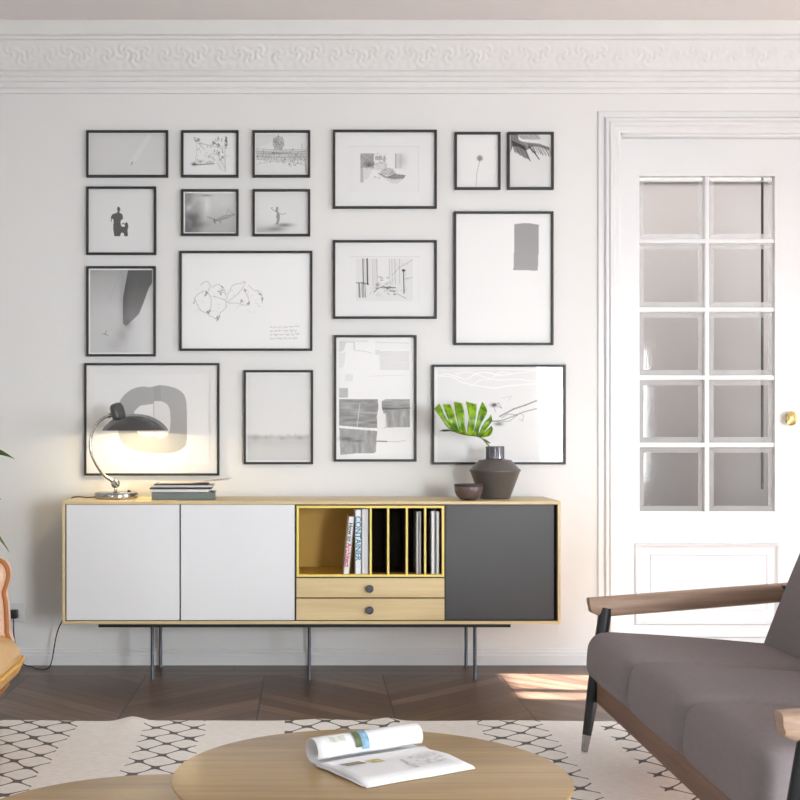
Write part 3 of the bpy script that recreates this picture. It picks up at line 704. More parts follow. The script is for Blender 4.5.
class Art:
    def __init__(s, x0, y0, x1, y1, res=2.2, tone=.88):
        s.r = (x0, y0, x1, y1); s.nx = int((x1-x0)*res)+1; s.ny = int((y1-y0)*res)+1
        s.X, s.Y = np.meshgrid(np.linspace(x0, x1, s.nx), np.linspace(y0, y1, s.ny)); s.A = np.full(s.X.shape, tone); s.S = .5/res
        s.tint = (1, 1, 1)
    def line(s, pts, w=.5, d=.4, tgt=None):
        for (xa, ya), (xb, yb) in zip(pts[:-1], pts[1:]):
            m = (s.X > min(xa, xb)-w-1) & (s.X < max(xa, xb)+w+1) & (s.Y > min(ya, yb)-w-1) & (s.Y < max(ya, yb)+w+1)
            if not m.any(): continue
            x, y = s.X[m], s.Y[m]; L = (xb-xa)**2+(yb-ya)**2+1e-9; t = np.clip(((x-xa)*(xb-xa)+(y-ya)*(yb-ya))/L, 0, 1)
            dd = np.hypot(x-xa-t*(xb-xa), y-ya-t*(yb-ya)); c = np.clip((w/2+s.S-dd)/(2*s.S), 0, 1)*min(1, w/(2*s.S)+.25)*(.75 if tgt is None and w < 1 else 1)
            s.A[m] = s.A[m]*(1-c*d) if tgt is None else s.A[m]*(1-c*d)+tgt*c*d
        return s
    def inside(s, poly):
        r = np.zeros(s.X.shape, bool); n = len(poly)
        for i in range(n):
            xa, ya = poly[i]; xb, yb = poly[(i+1) % n]
            if ya == yb: continue
            r ^= ((s.Y < ya) != (s.Y < yb)) & (s.X < (xb-xa)*(s.Y-ya)/(yb-ya)+xa)
        return r
    def fill(s, poly, tone, op=1.0):
        m = s.inside(poly); 
        tv = tone[m] if isinstance(tone, np.ndarray) else tone
        s.A[m] = s.A[m]*(1-op)+tv*op; return s
    def blob(s, x, y, rx, ry, d):
        s.A *= 1-d*np.exp(-(((s.X-x)/rx)**2+((s.Y-y)/ry)**2)); return s
    def scrib(s, x, y, rx, ry, n, w=.35, d=.35, seed=0):
        r = np.random.default_rng(seed); p = [(x+rx*(r.random()*2-1), y+ry*(r.random()*2-1)) for _ in range(n)]; return s.line(p, w, d)
    def rect(s, x0, y0, x1, y1, tone, op=1): return s.fill([(x0, y0), (x1, y0), (x1, y1), (x0, y1)], tone, op)
def picture(label, x0, y0, x1, y1, draw, tone=.9, res=2.2, bar=2.3, margin=0, mtone=.93, mat=None, name='framed_picture'):
    Yf, Yw = 6.626, WY-.0005
    k = Yf/F; a = P(x0, y1, Yf); c = P(x1, y0, Yf); bw = bar*k
    t_ = thing(name, label, 'picture', ((a.x+c.x)/2, Yw, a.z), 'framed pictures on the wall')
    b = B(); b.box(a.x, c.x, Yf, Yw, c.z-bw, c.z, .0012, 1).box(a.x, c.x, Yf, Yw, a.z, a.z+bw, .0012, 1)
    b.box(a.x, a.x+bw, Yf, Yw, a.z+bw, c.z-bw, .0012, 1).box(c.x-bw, c.x, Yf, Yw, a.z+bw, c.z-bw, .0012, 1)
    b.build('frame', m_frame, t_)
    X0_, X1_, Z0_, Z1_ = a.x+bw, c.x-bw, a.z+bw, c.z-bw
    ar = Art(x0+bar, y0+bar, x1-bar, y1-bar, res, tone)
    if margin:
        ar.A[:] = mtone; ar.rect(x0+bar+margin, y0+bar+margin, x1-bar-margin, y1-bar-margin, tone)
    ar.margin = margin; draw(ar)
    if margin: 
        q = (ar.X < x0+bar+margin) | (ar.X > x1-bar-margin) | (ar.Y < y0+bar+margin) | (ar.Y > y1-bar-margin); ar.A[q] = mtone
    Yp = 6.640
    xs_ = X0_+(X1_-X0_)*(np.arange(ar.nx)/(ar.nx-1)); zs_ = Z1_-(Z1_-Z0_)*(np.arange(ar.ny)/(ar.ny-1))
    GX_, GZ_ = np.meshgrid(xs_, zs_); n = ar.nx*ar.ny
    co = np.stack([GX_-t_.location.x, np.full(GX_.shape, Yp-Yw), GZ_-a.z], -1).reshape(-1, 3)
    me = bpy.data.meshes.new('print'); i, j = np.meshgrid(np.arange(ar.nx-1), np.arange(ar.ny-1)); o0 = (j*ar.nx+i).ravel()
    fc = np.stack([o0, o0+ar.nx, o0+ar.nx+1, o0+1], -1)
    me.vertices.add(n); me.vertices.foreach_set('co', co.ravel()); nf = len(fc); me.loops.add(nf*4); me.loops.foreach_set('vertex_index', fc.ravel().astype(np.int32))
    me.polygons.add(nf); me.polygons.foreach_set('loop_start', np.arange(0, nf*4, 4, dtype=np.int32)); me.update(calc_edges=True)
    ca = me.color_attributes.new('tone', 'FLOAT_COLOR', 'POINT')
    v = np.clip(ar.A.ravel()*(1.075 if x0 < 230 and y0 < 300 else 1.02), 0, .955); v = np.where(v <= .04045, v/12.92, ((v+.055)/1.055)**2.4)
    cc = np.ones((n, 4)); cc[:, 0] = v*ar.tint[0]; cc[:, 1] = v*ar.tint[1]; cc[:, 2] = v*ar.tint[2]; ca.data.foreach_set('color', cc.ravel())
    me.materials.append(m_print); o = bpy.data.objects.new('print', me); C.objects.link(o); o.parent = t_
    if mat:
        mx0, my0, mx1, my1 = mat; p = P(mx0, my1, 6.635); q = P(mx1, my0, 6.635)
        b = B(); yy0, yy1 = 6.6345, 6.6385
        b.box(X0_, p.x, yy0, yy1, Z0_, Z1_).box(q.x, X1_, yy0, yy1, Z0_, Z1_).box(p.x, q.x, yy0, yy1, Z0_, p.z).box(p.x, q.x, yy0, yy1, q.z, Z1_)
        b.build('mat_board', m_mat, t_)
    b = B(); b.add([(X0_, 6.631, Z0_), (X1_, 6.631, Z0_), (X1_, 6.631, Z1_), (X0_, 6.631, Z1_)], [(0, 1, 2, 3)]); b.build('glass', m_glass, t_)
    return t_
def R_(a): return np.random.default_rng(a)

def d1(a):
    a.A += .012*(vnoise(a.X, a.Y, 30, 1)-.5)
    a.fill([(128, 163), (147, 134), (152, 134), (137, 160)], .845, .35); a.fill([(133, 166), (137, 161), (150, 176), (143, 176)], .80, .25)
    a.line([(131.2, 163.3), (132, 161.3)], .8, .5); a.line([(130.6, 164.3), (131.5, 163.2)], .6, .4)
picture('wide low frame at top left, nearly blank grey photo with a tiny speck', 86, 130, 168, 177, d1, .785, margin=1.3, mtone=.83)
def d2(a):
    r = R_(2)
    a.line([(197, 142.5), (209, 144.5), (222, 148), (223, 149)], .5, .35).line([(196.5, 142), (196.5, 155), (194, 162)], .4, .25).line([(224.7, 139), (225, 171)], .5, .4).line([(218, 155), (225, 168)], .4, .3).line([(217, 162), (221, 169), (225, 171)], .4, .25)
    a.line([(192, 164), (200, 164), (214, 163)], 1.0, .45).blob(194, 163.5, 2.5, 1.6, .5).blob(200, 161, 1.6, 1, .4)
    a.rect(207, 160, 213.5, 164.5, .7, .5)
    for k in range(46):
        x, y = r.uniform(197, 223), r.uniform(142, 163); a.scrib(x, y, 1.2, 1.4, 4, .3, .3, k)
    for k in range(16): a.scrib(r.uniform(213, 223), r.uniform(138, 158), 1.6, 2.2, 6, .4, .35, 50+k)
    for k in range(9): a.scrib(226, r.uniform(137, 146), 1.4, 2, 6, .5, .4, 80+k); a.scrib(r.uniform(194, 199), r.uniform(137, 141), 1.4, 1, 5, .5, .35, 90+k)
    a.line([(222, 155.4), (229.5, 155.4)], .3, .3)
    for k in range(8): a.line([(217+k, 158), (218+k, 168)], .25, .18)
picture('second frame of the top row, ink sketch of a busy square seen askew', 181, 130, 238.5, 177, d2, .86, 3.2)
def d3(a):
    r = R_(3)
    a.fill([(256, 134), (276, 134), (270, 142), (256, 148)], .80, .4)
    a.rect(256, 149.5, 307, 159, .79, .6); a.blob(266, 154, 10, 3, .08).blob(296, 156, 9, 3, .1)
    a.fill([(273, 145), (273, 139), (278, 135), (283, 139), (284, 145), (282, 149), (275, 149)], .68, .7)
    for k in range(14): a.scrib(r.uniform(274, 283), r.uniform(137, 148), 2, 2.5, 6, .3, .25, k)
    a.line([(278.3, 133.5), (278.3, 137)], .4, .4)
    for y in (148.5, 151, 152.6, 156, 159): a.line([(256, y+r.uniform(-.5, .5)), (272, y+.6), (290, y+.6), (307, y+r.uniform(-.5, .5))], .45, .32)
    a.line([(272, 152.5), (288, 152.6)], .8, .35); a.line([(273, 145), (273, 139), (275.5, 136.5), (278, 135.3), (281, 136.5), (283.5, 139.5), (284, 145)], .5, .35); a.line([(278.2, 135), (278.2, 132.8)], .5, .3)
    for x in np.arange(257, 307, 1.6): a.line([(x, 150), (x+r.uniform(-.3, .3), 157+r.uniform(0, 3))], .3, .2)
    for k in range(70): a.scrib(r.uniform(256, 307), r.uniform(148, 163), 1.2, 1.5, 4, .3, .28, 30+k)
    for k in range(8): a.scrib(r.uniform(280, 304), r.uniform(158, 166), .8, 2, 5, .4, .3, 130+k)
    a.line([(256, 164), (270, 161), (290, 161), (307, 165)], .4, .3); a.line([(305, 158), (306, 172)], .8, .4); a.line([(302, 143), (302, 148)], .5, .4)
picture('third frame of the top row, sketch of a domed palace with colonnade', 252.5, 130, 310.3, 177, d3, .865, 3.2, margin=1.3, mtone=.9)
def d4(a):
    r = R_(4); a.rect(348, 145.7, 419, 192, .885, .5)
    a.line([(348, 145.7), (419, 145.7), (419, 192)], .4, .12)
    a.rect(360.5, 153, 374, 167, .58, .75); a.rect(360.5, 165, 363.5, 182, .6, .6); a.fill([(363, 167), (374, 166), (368, 178), (363, 180)], .82, .7)
    a.blob(369, 164, 3.5, 2.5, .35); a.rect(375, 155.5, 382, 159.5, .6, .6); a.rect(383.5, 155, 385.5, 159, .6, .6)
    a.fill([(374, 163), (381, 162), (387, 165), (385, 170), (376, 170)], .82, .8).line([(374, 164), (380, 162), (387, 164), (386, 169)], .5, .3)
    a.fill([(380, 171), (387, 167), (393, 168), (396, 172), (393, 175), (382, 174)], .72, .8); a.line([(379, 173), (388, 177), (396, 173)], 1, .4)
    a.fill([(379, 174), (386, 177), (396, 173.5), (406, 174.5), (404, 178), (396, 179), (384, 177)], .5, .85)
    a.rect(395.3, 153, 396.8, 168, .6, .7); a.rect(397, 153, 402, 168, .76, .6); a.blob(403, 160, 4, 7, .1); a.fill([(384, 178), (404, 178), (398, 183), (392, 183)], .76, .5)
    for k in range(60): a.scrib(r.uniform(361, 386), r.uniform(153, 168), 2, 2, 4, .3, .18, k)
    for k in range(14): a.scrib(r.uniform(374, 396), r.uniform(168, 178), 2, 1.2, 5, .3, .25, 70+k)
picture('large landscape frame at top centre, pencil sketch of parked cars', 333, 129.5, 437, 208.3, d4, .9, 2.6)
def d5(a):
    a.line([(480.3, 159.5), (479, 165), (477.2, 173), (476.4, 186)], .5, .38)
    a.blob(480.2, 157.7, 2.3, 2.3, .36)
    for q in range(7): a.blob(480.2+1.9*math.cos(q*.9), 157.6+1.9*math.sin(q*.9), .9, .9, .28)
picture('small upright frame holding a single thin-stemmed flower', 454.8, 131.7, 500.8, 189.3, d5, .905, 2.6)
def d6(a):
    r = R_(6); a.rect(511, 134, 550.5, 187, .86)
    a.fill([(511, 134), (518.5, 134), (519, 139), (524, 142), (530, 148), (526, 150), (519, 146), (513, 146), (511, 152)], .42, .9)
    a.fill([(519, 140), (526, 141.5), (540, 143), (550, 147), (550, 150), (540, 146), (533, 146), (527, 150)], .5, .85)
    a.line([(529, 146), (535, 152), (539.5, 158.5)], 1.3, .5)
    for k in range(26):
        x = 528+k*.85; y = 143+k*.13; a.line([(x, y), (x+4+r.random()*2, y+8+r.random()*3)], .5, .42)
    for k in range(30):
        x = 512+k*.45; a.line([(x, 140+k*.2), (x+3+k*.1, 150+k*.3+r.random()*2)], .7, .4)
    for k in range(20): x = 519+k; a.line([(x, 134+r.random()), (x+3, 138.5+r.random()-abs(k-10)*.1)], .6, .4)
picture('small upright frame at top right with dark palm fronds in its top half', 507.7, 131.7, 554, 189.3, d6, .9, 3, margin=0)
def d7(a):
    g = .33
    a.fill([(118.1, 206), (119.6, 207.2), (119.8, 209.5), (118.9, 211.5), (119.5, 212.6), (121.8, 213.6), (122.6, 216.5), (122.2, 219.2), (120.6, 219.4), (120.2, 222), (120.5, 225), (122, 226.5), (124.5, 226), (124.8, 223.3), (127.6, 223.4), (127.8, 226.5), (127.2, 230), (127.6, 235.8), (124, 235.8), (123.3, 232.8), (121.8, 232.2), (120.4, 233), (119.8, 235.8), (114, 235.8), (113.1, 231), (112.7, 226), (113.3, 221), (112.6, 218.2), (111.2, 218.8), (111.4, 221), (110.3, 221.2), (110.5, 216.5), (112, 213.7), (116.5, 212.3), (117.3, 211.4), (116.8, 209), (116.9, 207)], g, .97)
    a.fill([(125, 222.2), (126.4, 221.7), (127.4, 222.8), (127, 224.4), (125.6, 224.8), (124.8, 223.6)], g, .97).line([(121.5, 223.5), (123.2, 223), (124.6, 224)], .9, .6)
picture('squarish frame in the left column showing dark silhouettes of an adult and a child', 86, 186.3, 156, 254.6, d7, .83, 3)
def d8(a):
    n1 = vnoise(a.X, a.Y, 9, 8, 4); dk = np.clip((205-a.X)/22, 0, 1)
    a.A = .76-.42*dk*n1-.06*dk-.10*np.clip((a.Y-205)/20, 0, 1)-.05*(n1-.5)
    a.blob(192, 217, 6, 5, .32).blob(199, 224, 9, 3, .16).blob(188, 228, 8, 6, .2).blob(188, 208, 3, 4, -.18).blob(207, 205, 3, 10, -.08).blob(206, 195, 5, 1, .3)
    a.fill([(206, 216.5), (207.5, 216), (215.5, 218.5), (223, 215), (230, 214), (235, 213), (235, 214.5), (228, 218), (221, 220), (217.5, 221), (212, 218.8)], .55, .85)
    a.line([(214, 219), (214.8, 222.5)], 1.4, .3).line([(220, 220), (220.3, 222.3)], 1, .3).line([(213, 221), (217, 220)], .8, .3)
    a.line([(226, 214), (228, 209), (231, 212), (233, 213)], .6, .25).line([(217, 218.5), (224, 216), (231, 215.6)], .5, -.15)
picture('frame with a white-bordered cloudy photo of a low flying airplane', 181, 189, 238.5, 235.6, d8, .8, 3, margin=1.6, mtone=.88)
def d9(a):
    a.A -= .05*np.clip((a.Y-214)/18, 0, 1)*np.clip((300-a.X)/40, 0, 1)
    a.fill([(276, 206.3), (278, 206.5), (278, 209), (277.8, 210.5), (279.5, 213.5), (279.8, 217), (279.2, 221), (277.5, 223.8), (275.5, 224), (277, 219.5), (276, 216), (276.8, 213), (275.5, 211), (275.6, 208)], .56, .9)
    a.line([(275.8, 211), (273, 209.6), (271.3, 207.6), (272.4, 206.8)], .7, .35).line([(279, 213.3), (282, 213.8), (286, 213)], .6, .35)
    a.blob(284, 224.6, 8, 1.8, .36).blob(276, 228.6, 9, 2.4, .3).blob(262, 230, 12, 4, .12)
picture('frame with a pale photo of a balancing surfer above rippled water', 252.5, 189, 310.3, 236, d9, .87, 3, margin=1.6, mtone=.9)
def d10(a):
    a.A = .74-.13*np.clip((310-a.Y)/45, 0, 1)+.07*np.clip((a.X-125)/18, 0, 1)-.015*(vnoise(a.X, a.Y, 14, 10)-.5)
    a.fill([(128, 268), (153, 268), (153, 280), (148, 289), (143, 303), (138.5, 314), (131, 321), (125.5, 326), (122.5, 323), (122.3, 315), (122.6, 298), (125, 284)], .35+.17*np.clip((a.Y-285)/38, 0, 1), .97)
    a.blob(123, 300, 4, 26, .12); a.blob(121.5, 335, 6, 7, .1).blob(114, 345, 7, 6, .07).blob(128, 324, 4, 5, .16)
    a.line([(136.5, 281), (134, 290), (135, 296), (137.5, 287), (136.5, 281)], .5, -.15)
    a.line([(120.5, 271), (114, 286), (109, 301)], .35, .12)
    a.line([(102, 333.5), (105, 334), (107.3, 335.5)], .6, .45).line([(104.5, 334), (106, 330.5)], .7, .45)
picture('upright frame in the left column, grey photo cut by a dark slanted fin shape', 86, 266, 155.6, 356.3, d10, .8, 2.4, margin=1.6, mtone=.89)
def d11(a):
    r = R_(11); a.A += .02*np.clip((a.X-200)/80, 0, 1)
    outl = [[(194, 298), (199, 293), (205, 291), (210, 296), (211, 304), (208, 312), (202, 311), (198, 306), (194, 298)], [(200, 285), (206, 281), (210, 285), (208, 291)],
            [(212, 296), (220, 298), (225, 300), (226, 307), (220, 313), (219, 318), (214, 318), (206, 313)], [(226, 300), (232, 286), (240, 283), (245, 281.5), (241, 290), (236, 295), (228, 301)],
            [(226, 302), (236, 303), (246, 305), (249, 302), (246, 293), (244, 288)], [(212, 287), (218, 284), (224, 289), (225, 296)], [(248, 285), (254, 290), (258, 291), (262, 298), (262, 303)]]
    for o in outl:
        q = [(p.x, p.y) for p in sm([Vector((x, y, 0)) for x, y in o], 6)]; q = [(x+r.normal()*.25, y+r.normal()*.25) for x, y in q]; a.line(q, .4, .32)
    for x, y in ((206, 294), (207, 292), (195, 301), (209, 310), (208, 312), (219, 291), (221, 293), (217, 319), (218, 317), (241, 301), (248, 303), (245, 291), (260, 294), (262, 299), (222, 288)): a.scrib(x, y, 1.8, 2.2, 7, .45, .42, int(x*3+y))
    for k in range(40): a.scrib(r.uniform(195, 262), r.uniform(288, 312), 2, 2, 3, .3, .16, 300+k)
    for q, y in enumerate((327.3, 331, 334.8, 338.6)):
        x = 270
        while x < 296.5:
            wd = r.uniform(1.5, 5); k = max(2, int(wd/.6)); a.line([(x+i*wd/k, y+r.normal()*.5-.04*(x-270)) for i in range(k+1)], .35, .38); x += wd+1.2
picture('large landscape frame left of centre, loose line drawing of figures with handwritten lines', 179.3, 250.7, 312.5, 350.7, d11, .885, 2.4)
def d12(a):
    r = R_(12); a.rect(350, 256.4, 419.5, 303, .90, .6).line([(350, 256.4), (419.5, 256.4)], .4, .18).line([(419, 256), (419, 303)], .3, .1)
    a.rect(356, 258.3, 413, 300.5, .875)
    a.rect(372.5, 258.3, 377, 290, .83, .7); a.rect(377, 258.3, 389, 282, .895, .8)
    for x, w_, d in ((363, 1, .6), (367.2, 1.4, .65), (364.8, .5, .3), (377, .4, .4), (389.5, .4, .3), (392, .4, .3), (395, .5, .35), (399.5, .4, .35), (403.7, 1, .6), (372.5, .3, .2)): a.line([(x, 258.5 if x != 403.7 else 270), (x+.5, 284 if x != 403.7 else 293)], w_, d)
    a.line([(356.5, 282.5), (363, 282.5), (369, 284)], .9, .55)
    for x in (358.8, 359.6, 362, 363.3, 365): a.line([(x, 283), (x+.6, 297)], .9, .5)
    a.line([(403, 270), (404.5, 270)], 2.2, .6)
    a.line([(413, 259.5), (400, 267), (392, 275)], .4, .35).line([(404, 279), (413, 277)], .4, .4).line([(396, 293), (406, 298)], .5, .4).line([(374, 292), (378, 288), (383, 286.5), (388, 288)], .9, .5)
    for k in range(8): a.scrib(r.uniform(387, 394), r.uniform(287, 294), 1.6, 1, 4, .4, .3, k)
    for y in (287, 290.5, 294): a.line([(387+y-287, y), (395.5, y+.4)], 1, .5)
    for k in range(14): a.scrib(r.uniform(376, 390), r.uniform(275, 288), 2.2, 1.4, 5, .4, .3, 30+k)
    for k in range(22): a.scrib(r.uniform(368, 410), r.uniform(262, 298), 1.4, 3, 3, .3, .2, 60+k)
picture('large landscape frame at centre, ink sketch of a narrow street with cars', 333, 240, 437, 318.6, d12, .905, 2.6)
def d13(a):
    a.fill([(514.7, 223.8), (522, 223), (530, 222.8), (539.4, 224.3), (539.2, 247), (538.2, 270.2), (526, 270), (513.8, 269.6), (514.5, 248)], .60+.04*(a.Y-222)/48, .97)
picture('large upright frame at right, white sheet with one grey rectangle', 454, 211.2, 553.7, 345, d13, .93, 2)
def d14(a):
    g = .66
    q = [(p.x, p.y) for p in sm([Vector((x, y, 0)) for x, y in [(120, 400), (130, 390), (141, 386.6), (150, 387), (158, 385.3), (168, 386), (178, 389.5), (184.5, 396), (186.5, 410), (186.5, 440), (183, 448), (174, 452.5), (163, 453.5), (150, 453), (134, 450), (122, 443), (118, 432), (118.5, 412)]], 6, True)]
    a.fill(q, g+.01*vnoise(a.X, a.Y, 20, 14), .97)
    a.fill([(134, 411), (140, 405.5), (153, 403.8), (153.3, 436), (146, 437), (138, 434), (134, 426)], .91, 1)
    q = [(p.x, p.y) for p in sm([Vector((x, y, 0)) for x, y in [(153.5, 401), (162, 401.5), (168, 406), (170, 415), (169.5, 430), (165, 436.5), (158, 438), (153.5, 436)]], 5, False)]
    a.fill(q, .87, 1); a.line([(153.8, 401), (153.8, 438)], .5, .12); a.fill([(153.5, 387), (160, 385.5), (161, 401), (153.5, 401)], .62, .6)
picture('large frame behind the lamp with a thick grey ring shape', 84, 363, 219.3, 475.6, d14, .9, 2.2, mat=(94.5, 373.5, 210, 464))
def d15(a):
    n = vnoise(a.X, a.X*0+3, 2.2, 15, 4); n2 = vnoise(a.X, a.Y, 14, 16, 3)
    a.A = np.where(a.Y > 441, .845, .875)-.004*n2
    top = 436-4.5*n; dens = np.clip((a.Y-top)/3, 0, 1)*np.exp(-np.clip(a.Y-438, 0, 99)/4.0); a.A *= 1-dens*(.07+.14*n2)
    a.blob(255, 438, 4, 3, .08).blob(282, 438.5, 3, 1.6, .12).blob(300, 438, 3, 2, .1)
    a.A -= .03*np.clip((a.Y-436)/8, 0, 1)
picture('upright frame with a misty photo of a faint treeline', 243.6, 370, 313.2, 464.3, d15, .87, 2.4, margin=1.6, mtone=.93)
def d16(a):
    n = vnoise(a.X, a.Y*5, 12, 17, 4); n2 = vnoise(a.X*3, a.Y, 9, 20, 4)
    x0 = 339.3
    a.fill([(x0, 341), (346, 342), (344, 350), (x0, 352)], .80, .7); a.fill([(x0, 353), (346, 352), (344, 366), (x0, 369)], .88, .8); a.line([(341, 341), (368, 341)], .7, .15); a.line([(346, 342), (354, 342), (355, 350), (364, 351), (372, 353)], .5, .2)
    a.rect(353.5, 342.5, 355, 350, .8, .6); a.rect(375.5, 341, 409, 349.5, .915, .8); a.rect(375.5, 350, 380, 354.5, .83, .7); a.line([(376, 342), (409, 343)], .5, .15)
    a.fill([(379.5, 351), (409.5, 351), (409, 370), (380, 370)], .87+.05*(n-.5), .9); a.rect(345.5, 374, 353, 381, .87, .7); a.line([(371, 376), (405, 375)], .5, .1)
    a.rect(x0, 388, 348, 397.5, .72+.08*(n-.5), .9)
    a.fill([(x0, 399), (378, 399), (378.5, 408), (377, 416), (377.5, 428), (370, 428), (x0, 425.5)], .60+.28*(n-.5), .95)
    a.line([(x0, 411), (377, 413)], .5, -.2); a.line([(360, 404), (358, 420), (357, 428)], .7, .9, .85); a.line([(x0, 426.5), (378, 429.5)], 1.3, 1, .93)
    a.fill([(x0, 428), (377.5, 431), (376.5, 440), (376, 452), (373, 453.5), (355, 453.5), (340.5, 455)], .62+.25*(n2-.5), .95); a.blob(346, 439, 7, 2, .28).blob(358, 441, 6, 1.2, .25)
    a.fill([(382, 401), (386, 399), (410, 399), (410, 408.8), (390, 411), (384, 414), (382, 408)], .60+.3*(n-.5), .95); a.line([(383, 409), (410, 408)], 1.6, .3)
    a.fill([(386, 410.5), (410, 409), (410, 427), (387, 427.5)], .64+.28*(n2-.5), .95); a.line([(386, 410), (386.3, 427), (384, 428)], .4, .4)
    a.line([(377, 441.2), (387, 441.5)], 1, .5).line([(387, 441.5), (397, 441.7), (406, 440.6)], .4, .35)
picture('tall frame low at centre, collage of grey textured blocks on white', 334, 335, 416.7, 461.6, d16, .93, 2.6)
def d17(a):
    a.rect(438, 370, 562, 462, .875, .9); a.A += .02*np.clip((a.X-520)/30, 0, 1)  # tone rises at the right: window reflection painted into the print
    a.A += .012*(vnoise(a.X, a.Y, 25, 30)-.5)
    def wv(pts, w_): a.line([(p.x, p.y) for p in sm([Vector((x, y, 0)) for x, y in pts], 8)], w_, .85, .96)
    wv([(436, 377), (446, 374), (456, 376), (466, 379), (476, 374), (486, 372), (500, 375), (518, 373), (534, 371)], 1.0)
    wv([(436, 376), (452, 377), (462, 382), (474, 385), (486, 387), (497, 388), (508, 386), (530, 384), (548, 382)], 1.0)
    wv([(456, 374), (470, 372), (485, 377), (500, 380), (516, 379), (532, 381)], .8); wv([(472, 386), (480, 380), (490, 379), (502, 372), (514, 374)], .8)
    for p, w_, d in (([(500, 416.5), (514, 409), (526, 405), (537, 400.5)], 1.3, .35), ([(492, 421.5), (504, 420), (514, 416), (524, 412), (537, 408.5)], .8, .5), ([(490, 420), (500, 422), (510, 421), (518, 415), (508, 414), (502, 418)], .6, .45), ([(496, 412), (494, 406), (499, 403), (502, 408), (497, 406)], .6, .35), ([(519, 413), (524, 415), (523, 421), (520, 419)], .5, .3)):
        a.line(p, w_, d)
    a.blob(494, 405, 3, 1.8, .45).blob(499, 424, 4, 1.6, .42).scrib(493, 405, 3, 2, 9, .4, .5, 4); a.line([(502, 398), (512, 396), (509, 401)], .4, .2)
picture('large landscape frame behind the vase, pale winter branch print', 432, 364.5, 566, 464.5, d17, .95, 2.2, margin=1.5, mtone=.95)

# ------------------------------------------------------------------ coffee tables
def table(label, cx, cy, rad, ztop, th, angs, lr):
    t_ = thing('coffee_table', label, 'table', (cx, cy, RZ), 'round oak coffee tables')
    b = B(); b.lathe((cx, cy, 0), [(0, ztop-th), (rad-.05, ztop-th), (rad-.012, ztop-.012), (rad-.002, ztop-.008), (rad, ztop-.005), (rad-.002, ztop-.001), (rad-.006, ztop), (0, ztop)], 128)
    b.build('tabletop', m_tabletop, t_, True)
    for a_ in angs:
        x, y = cx+lr*math.cos(math.radians(a_)), cy+lr*math.sin(math.radians(a_)); ex, ey = x+.03*math.cos(math.radians(a_)), y+.03*math.sin(math.radians(a_))
        B().tube([(ex, ey, RZ+.001), (x, y, ztop-th+.002)], [.012, .02], 20).build('leg', m_tabletop, t_, True)
    return t_
TZ = .434
table('larger and higher round oak coffee table with the open magazine on it', .144, 2.905, .448, TZ, .03, (0, 108, -108), .34)
table('lower round oak coffee table tucked under the higher one, at bottom left', -.335, 2.77, .44, .355, .03, (150, 60, -90, 180+55), .36)

# magazine on the table
t_ = thing('open_magazine', 'open magazine with rolled-over pages lying on the higher coffee table', 'magazine', (.2, 2.98, TZ+.0005))
A0, A1 = Vector((.13, 2.79, 0)), Vector((.384, 2.947, 0)); B0 = Vector((.0116, 2.99, 0)); B1 = Vector((.270, 3.140, 0))
def sheet(prof, th, mats, name, u0=0, u1=1, tone=None, parent=None, lift=0):
    """prof: (s,h): s metres from the near edge towards the roll, h height above the table"""
    b = B(); n = len(prof); K = 12; vs = []
    for k in range(K+1):
        u = u0+(u1-u0)*k/K; near = A0.lerp(A1, u); far = B0.lerp(B1, u); d = (far-near); L_ = d.length; d.normalize()
        for s, h_ in prof: 
            p = near+d*s; vs.append((p.x, p.y, TZ+.001+h_+lift+.0012*math.sin(u*5+s*30)**2))
    fs = [(k*n+i, (k+1)*n+i, (k+1)*n+i+1, k*n+i+1) for k in range(K) for i in range(n-1)]
    b.add(vs, fs); o = b.build(name, mats, parent, True)
    if th: md = o.modifiers.new('thick', 'SOLIDIFY'); md.thickness = th; md.offset = 1
    return o
def roll(s0, rr, a0, a1, n=28, hc=None, grow=0):
    hc = rr if hc is None else hc
    return [(s0+(rr+grow*i/n)*math.sin(a0+(a1-a0)*i/n), hc-(rr+grow*i/n)*math.cos(a0+(a1-a0)*i/n)) for i in range(n+1)]
flat = [(0, .0), (.03, .002), (.07, .005), (.11, .006), (.15, .005), (.19, .003), (.21, .001)]
inner = [(.004, .004), (.05, .008), (.1, .011), (.14, .010), (.175, .006)]
sheet(flat+roll(.232, .029, -.3, 5.3, hc=.031), .0025, m_paper, 'pages', parent=t_)
sheet(inner+roll(.205, .012, -.8, .4, 6, hc=.018), .0012, m_paper, 'inner_pages', parent=t_)
sheet([(.012, .001), (.08, .002), (.16, .002), (.21, .001)], .0015, m_paper, 'back_pages', u0=-.01, u1=1.02, parent=t_)
def patch(s0, s1, u0, u1, col, rolled=False):
    m_ = M('magazine_ink', col, .5, var=.3, scale=70)
    if not rolled: sheet([(s0+(s1-s0)*i/6, np.interp(s0+(s1-s0)*i/6, [p[0] for p in inner], [p[1] for p in inner])+.0018) for i in range(7)], 0, m_, 'printed_photo', u0, u1, parent=t_, lift=.0004)
    else: sheet(roll(.232, .0325, s0, s1, 10, hc=.031), 0, m_, 'printed_photo', u0, u1, parent=t_)
patch(.135, .172, .12, .30, rgb(128, 116, 78)); patch(.13, .165, .34, .46, rgb(196, 172, 96)); patch(.05, .12, .56, .60, rgb(205, 204, 202)); patch(.06, .13, .66, .92, rgb(218, 218, 219))
patch(3.3, 4.7, .34, .40, rgb(92, 104, 70), True); patch(3.3, 4.9, .40, .47, rgb(124, 162, 190), True); patch(3.6, 4.1, .12, .26, rgb(196, 200, 190), True)

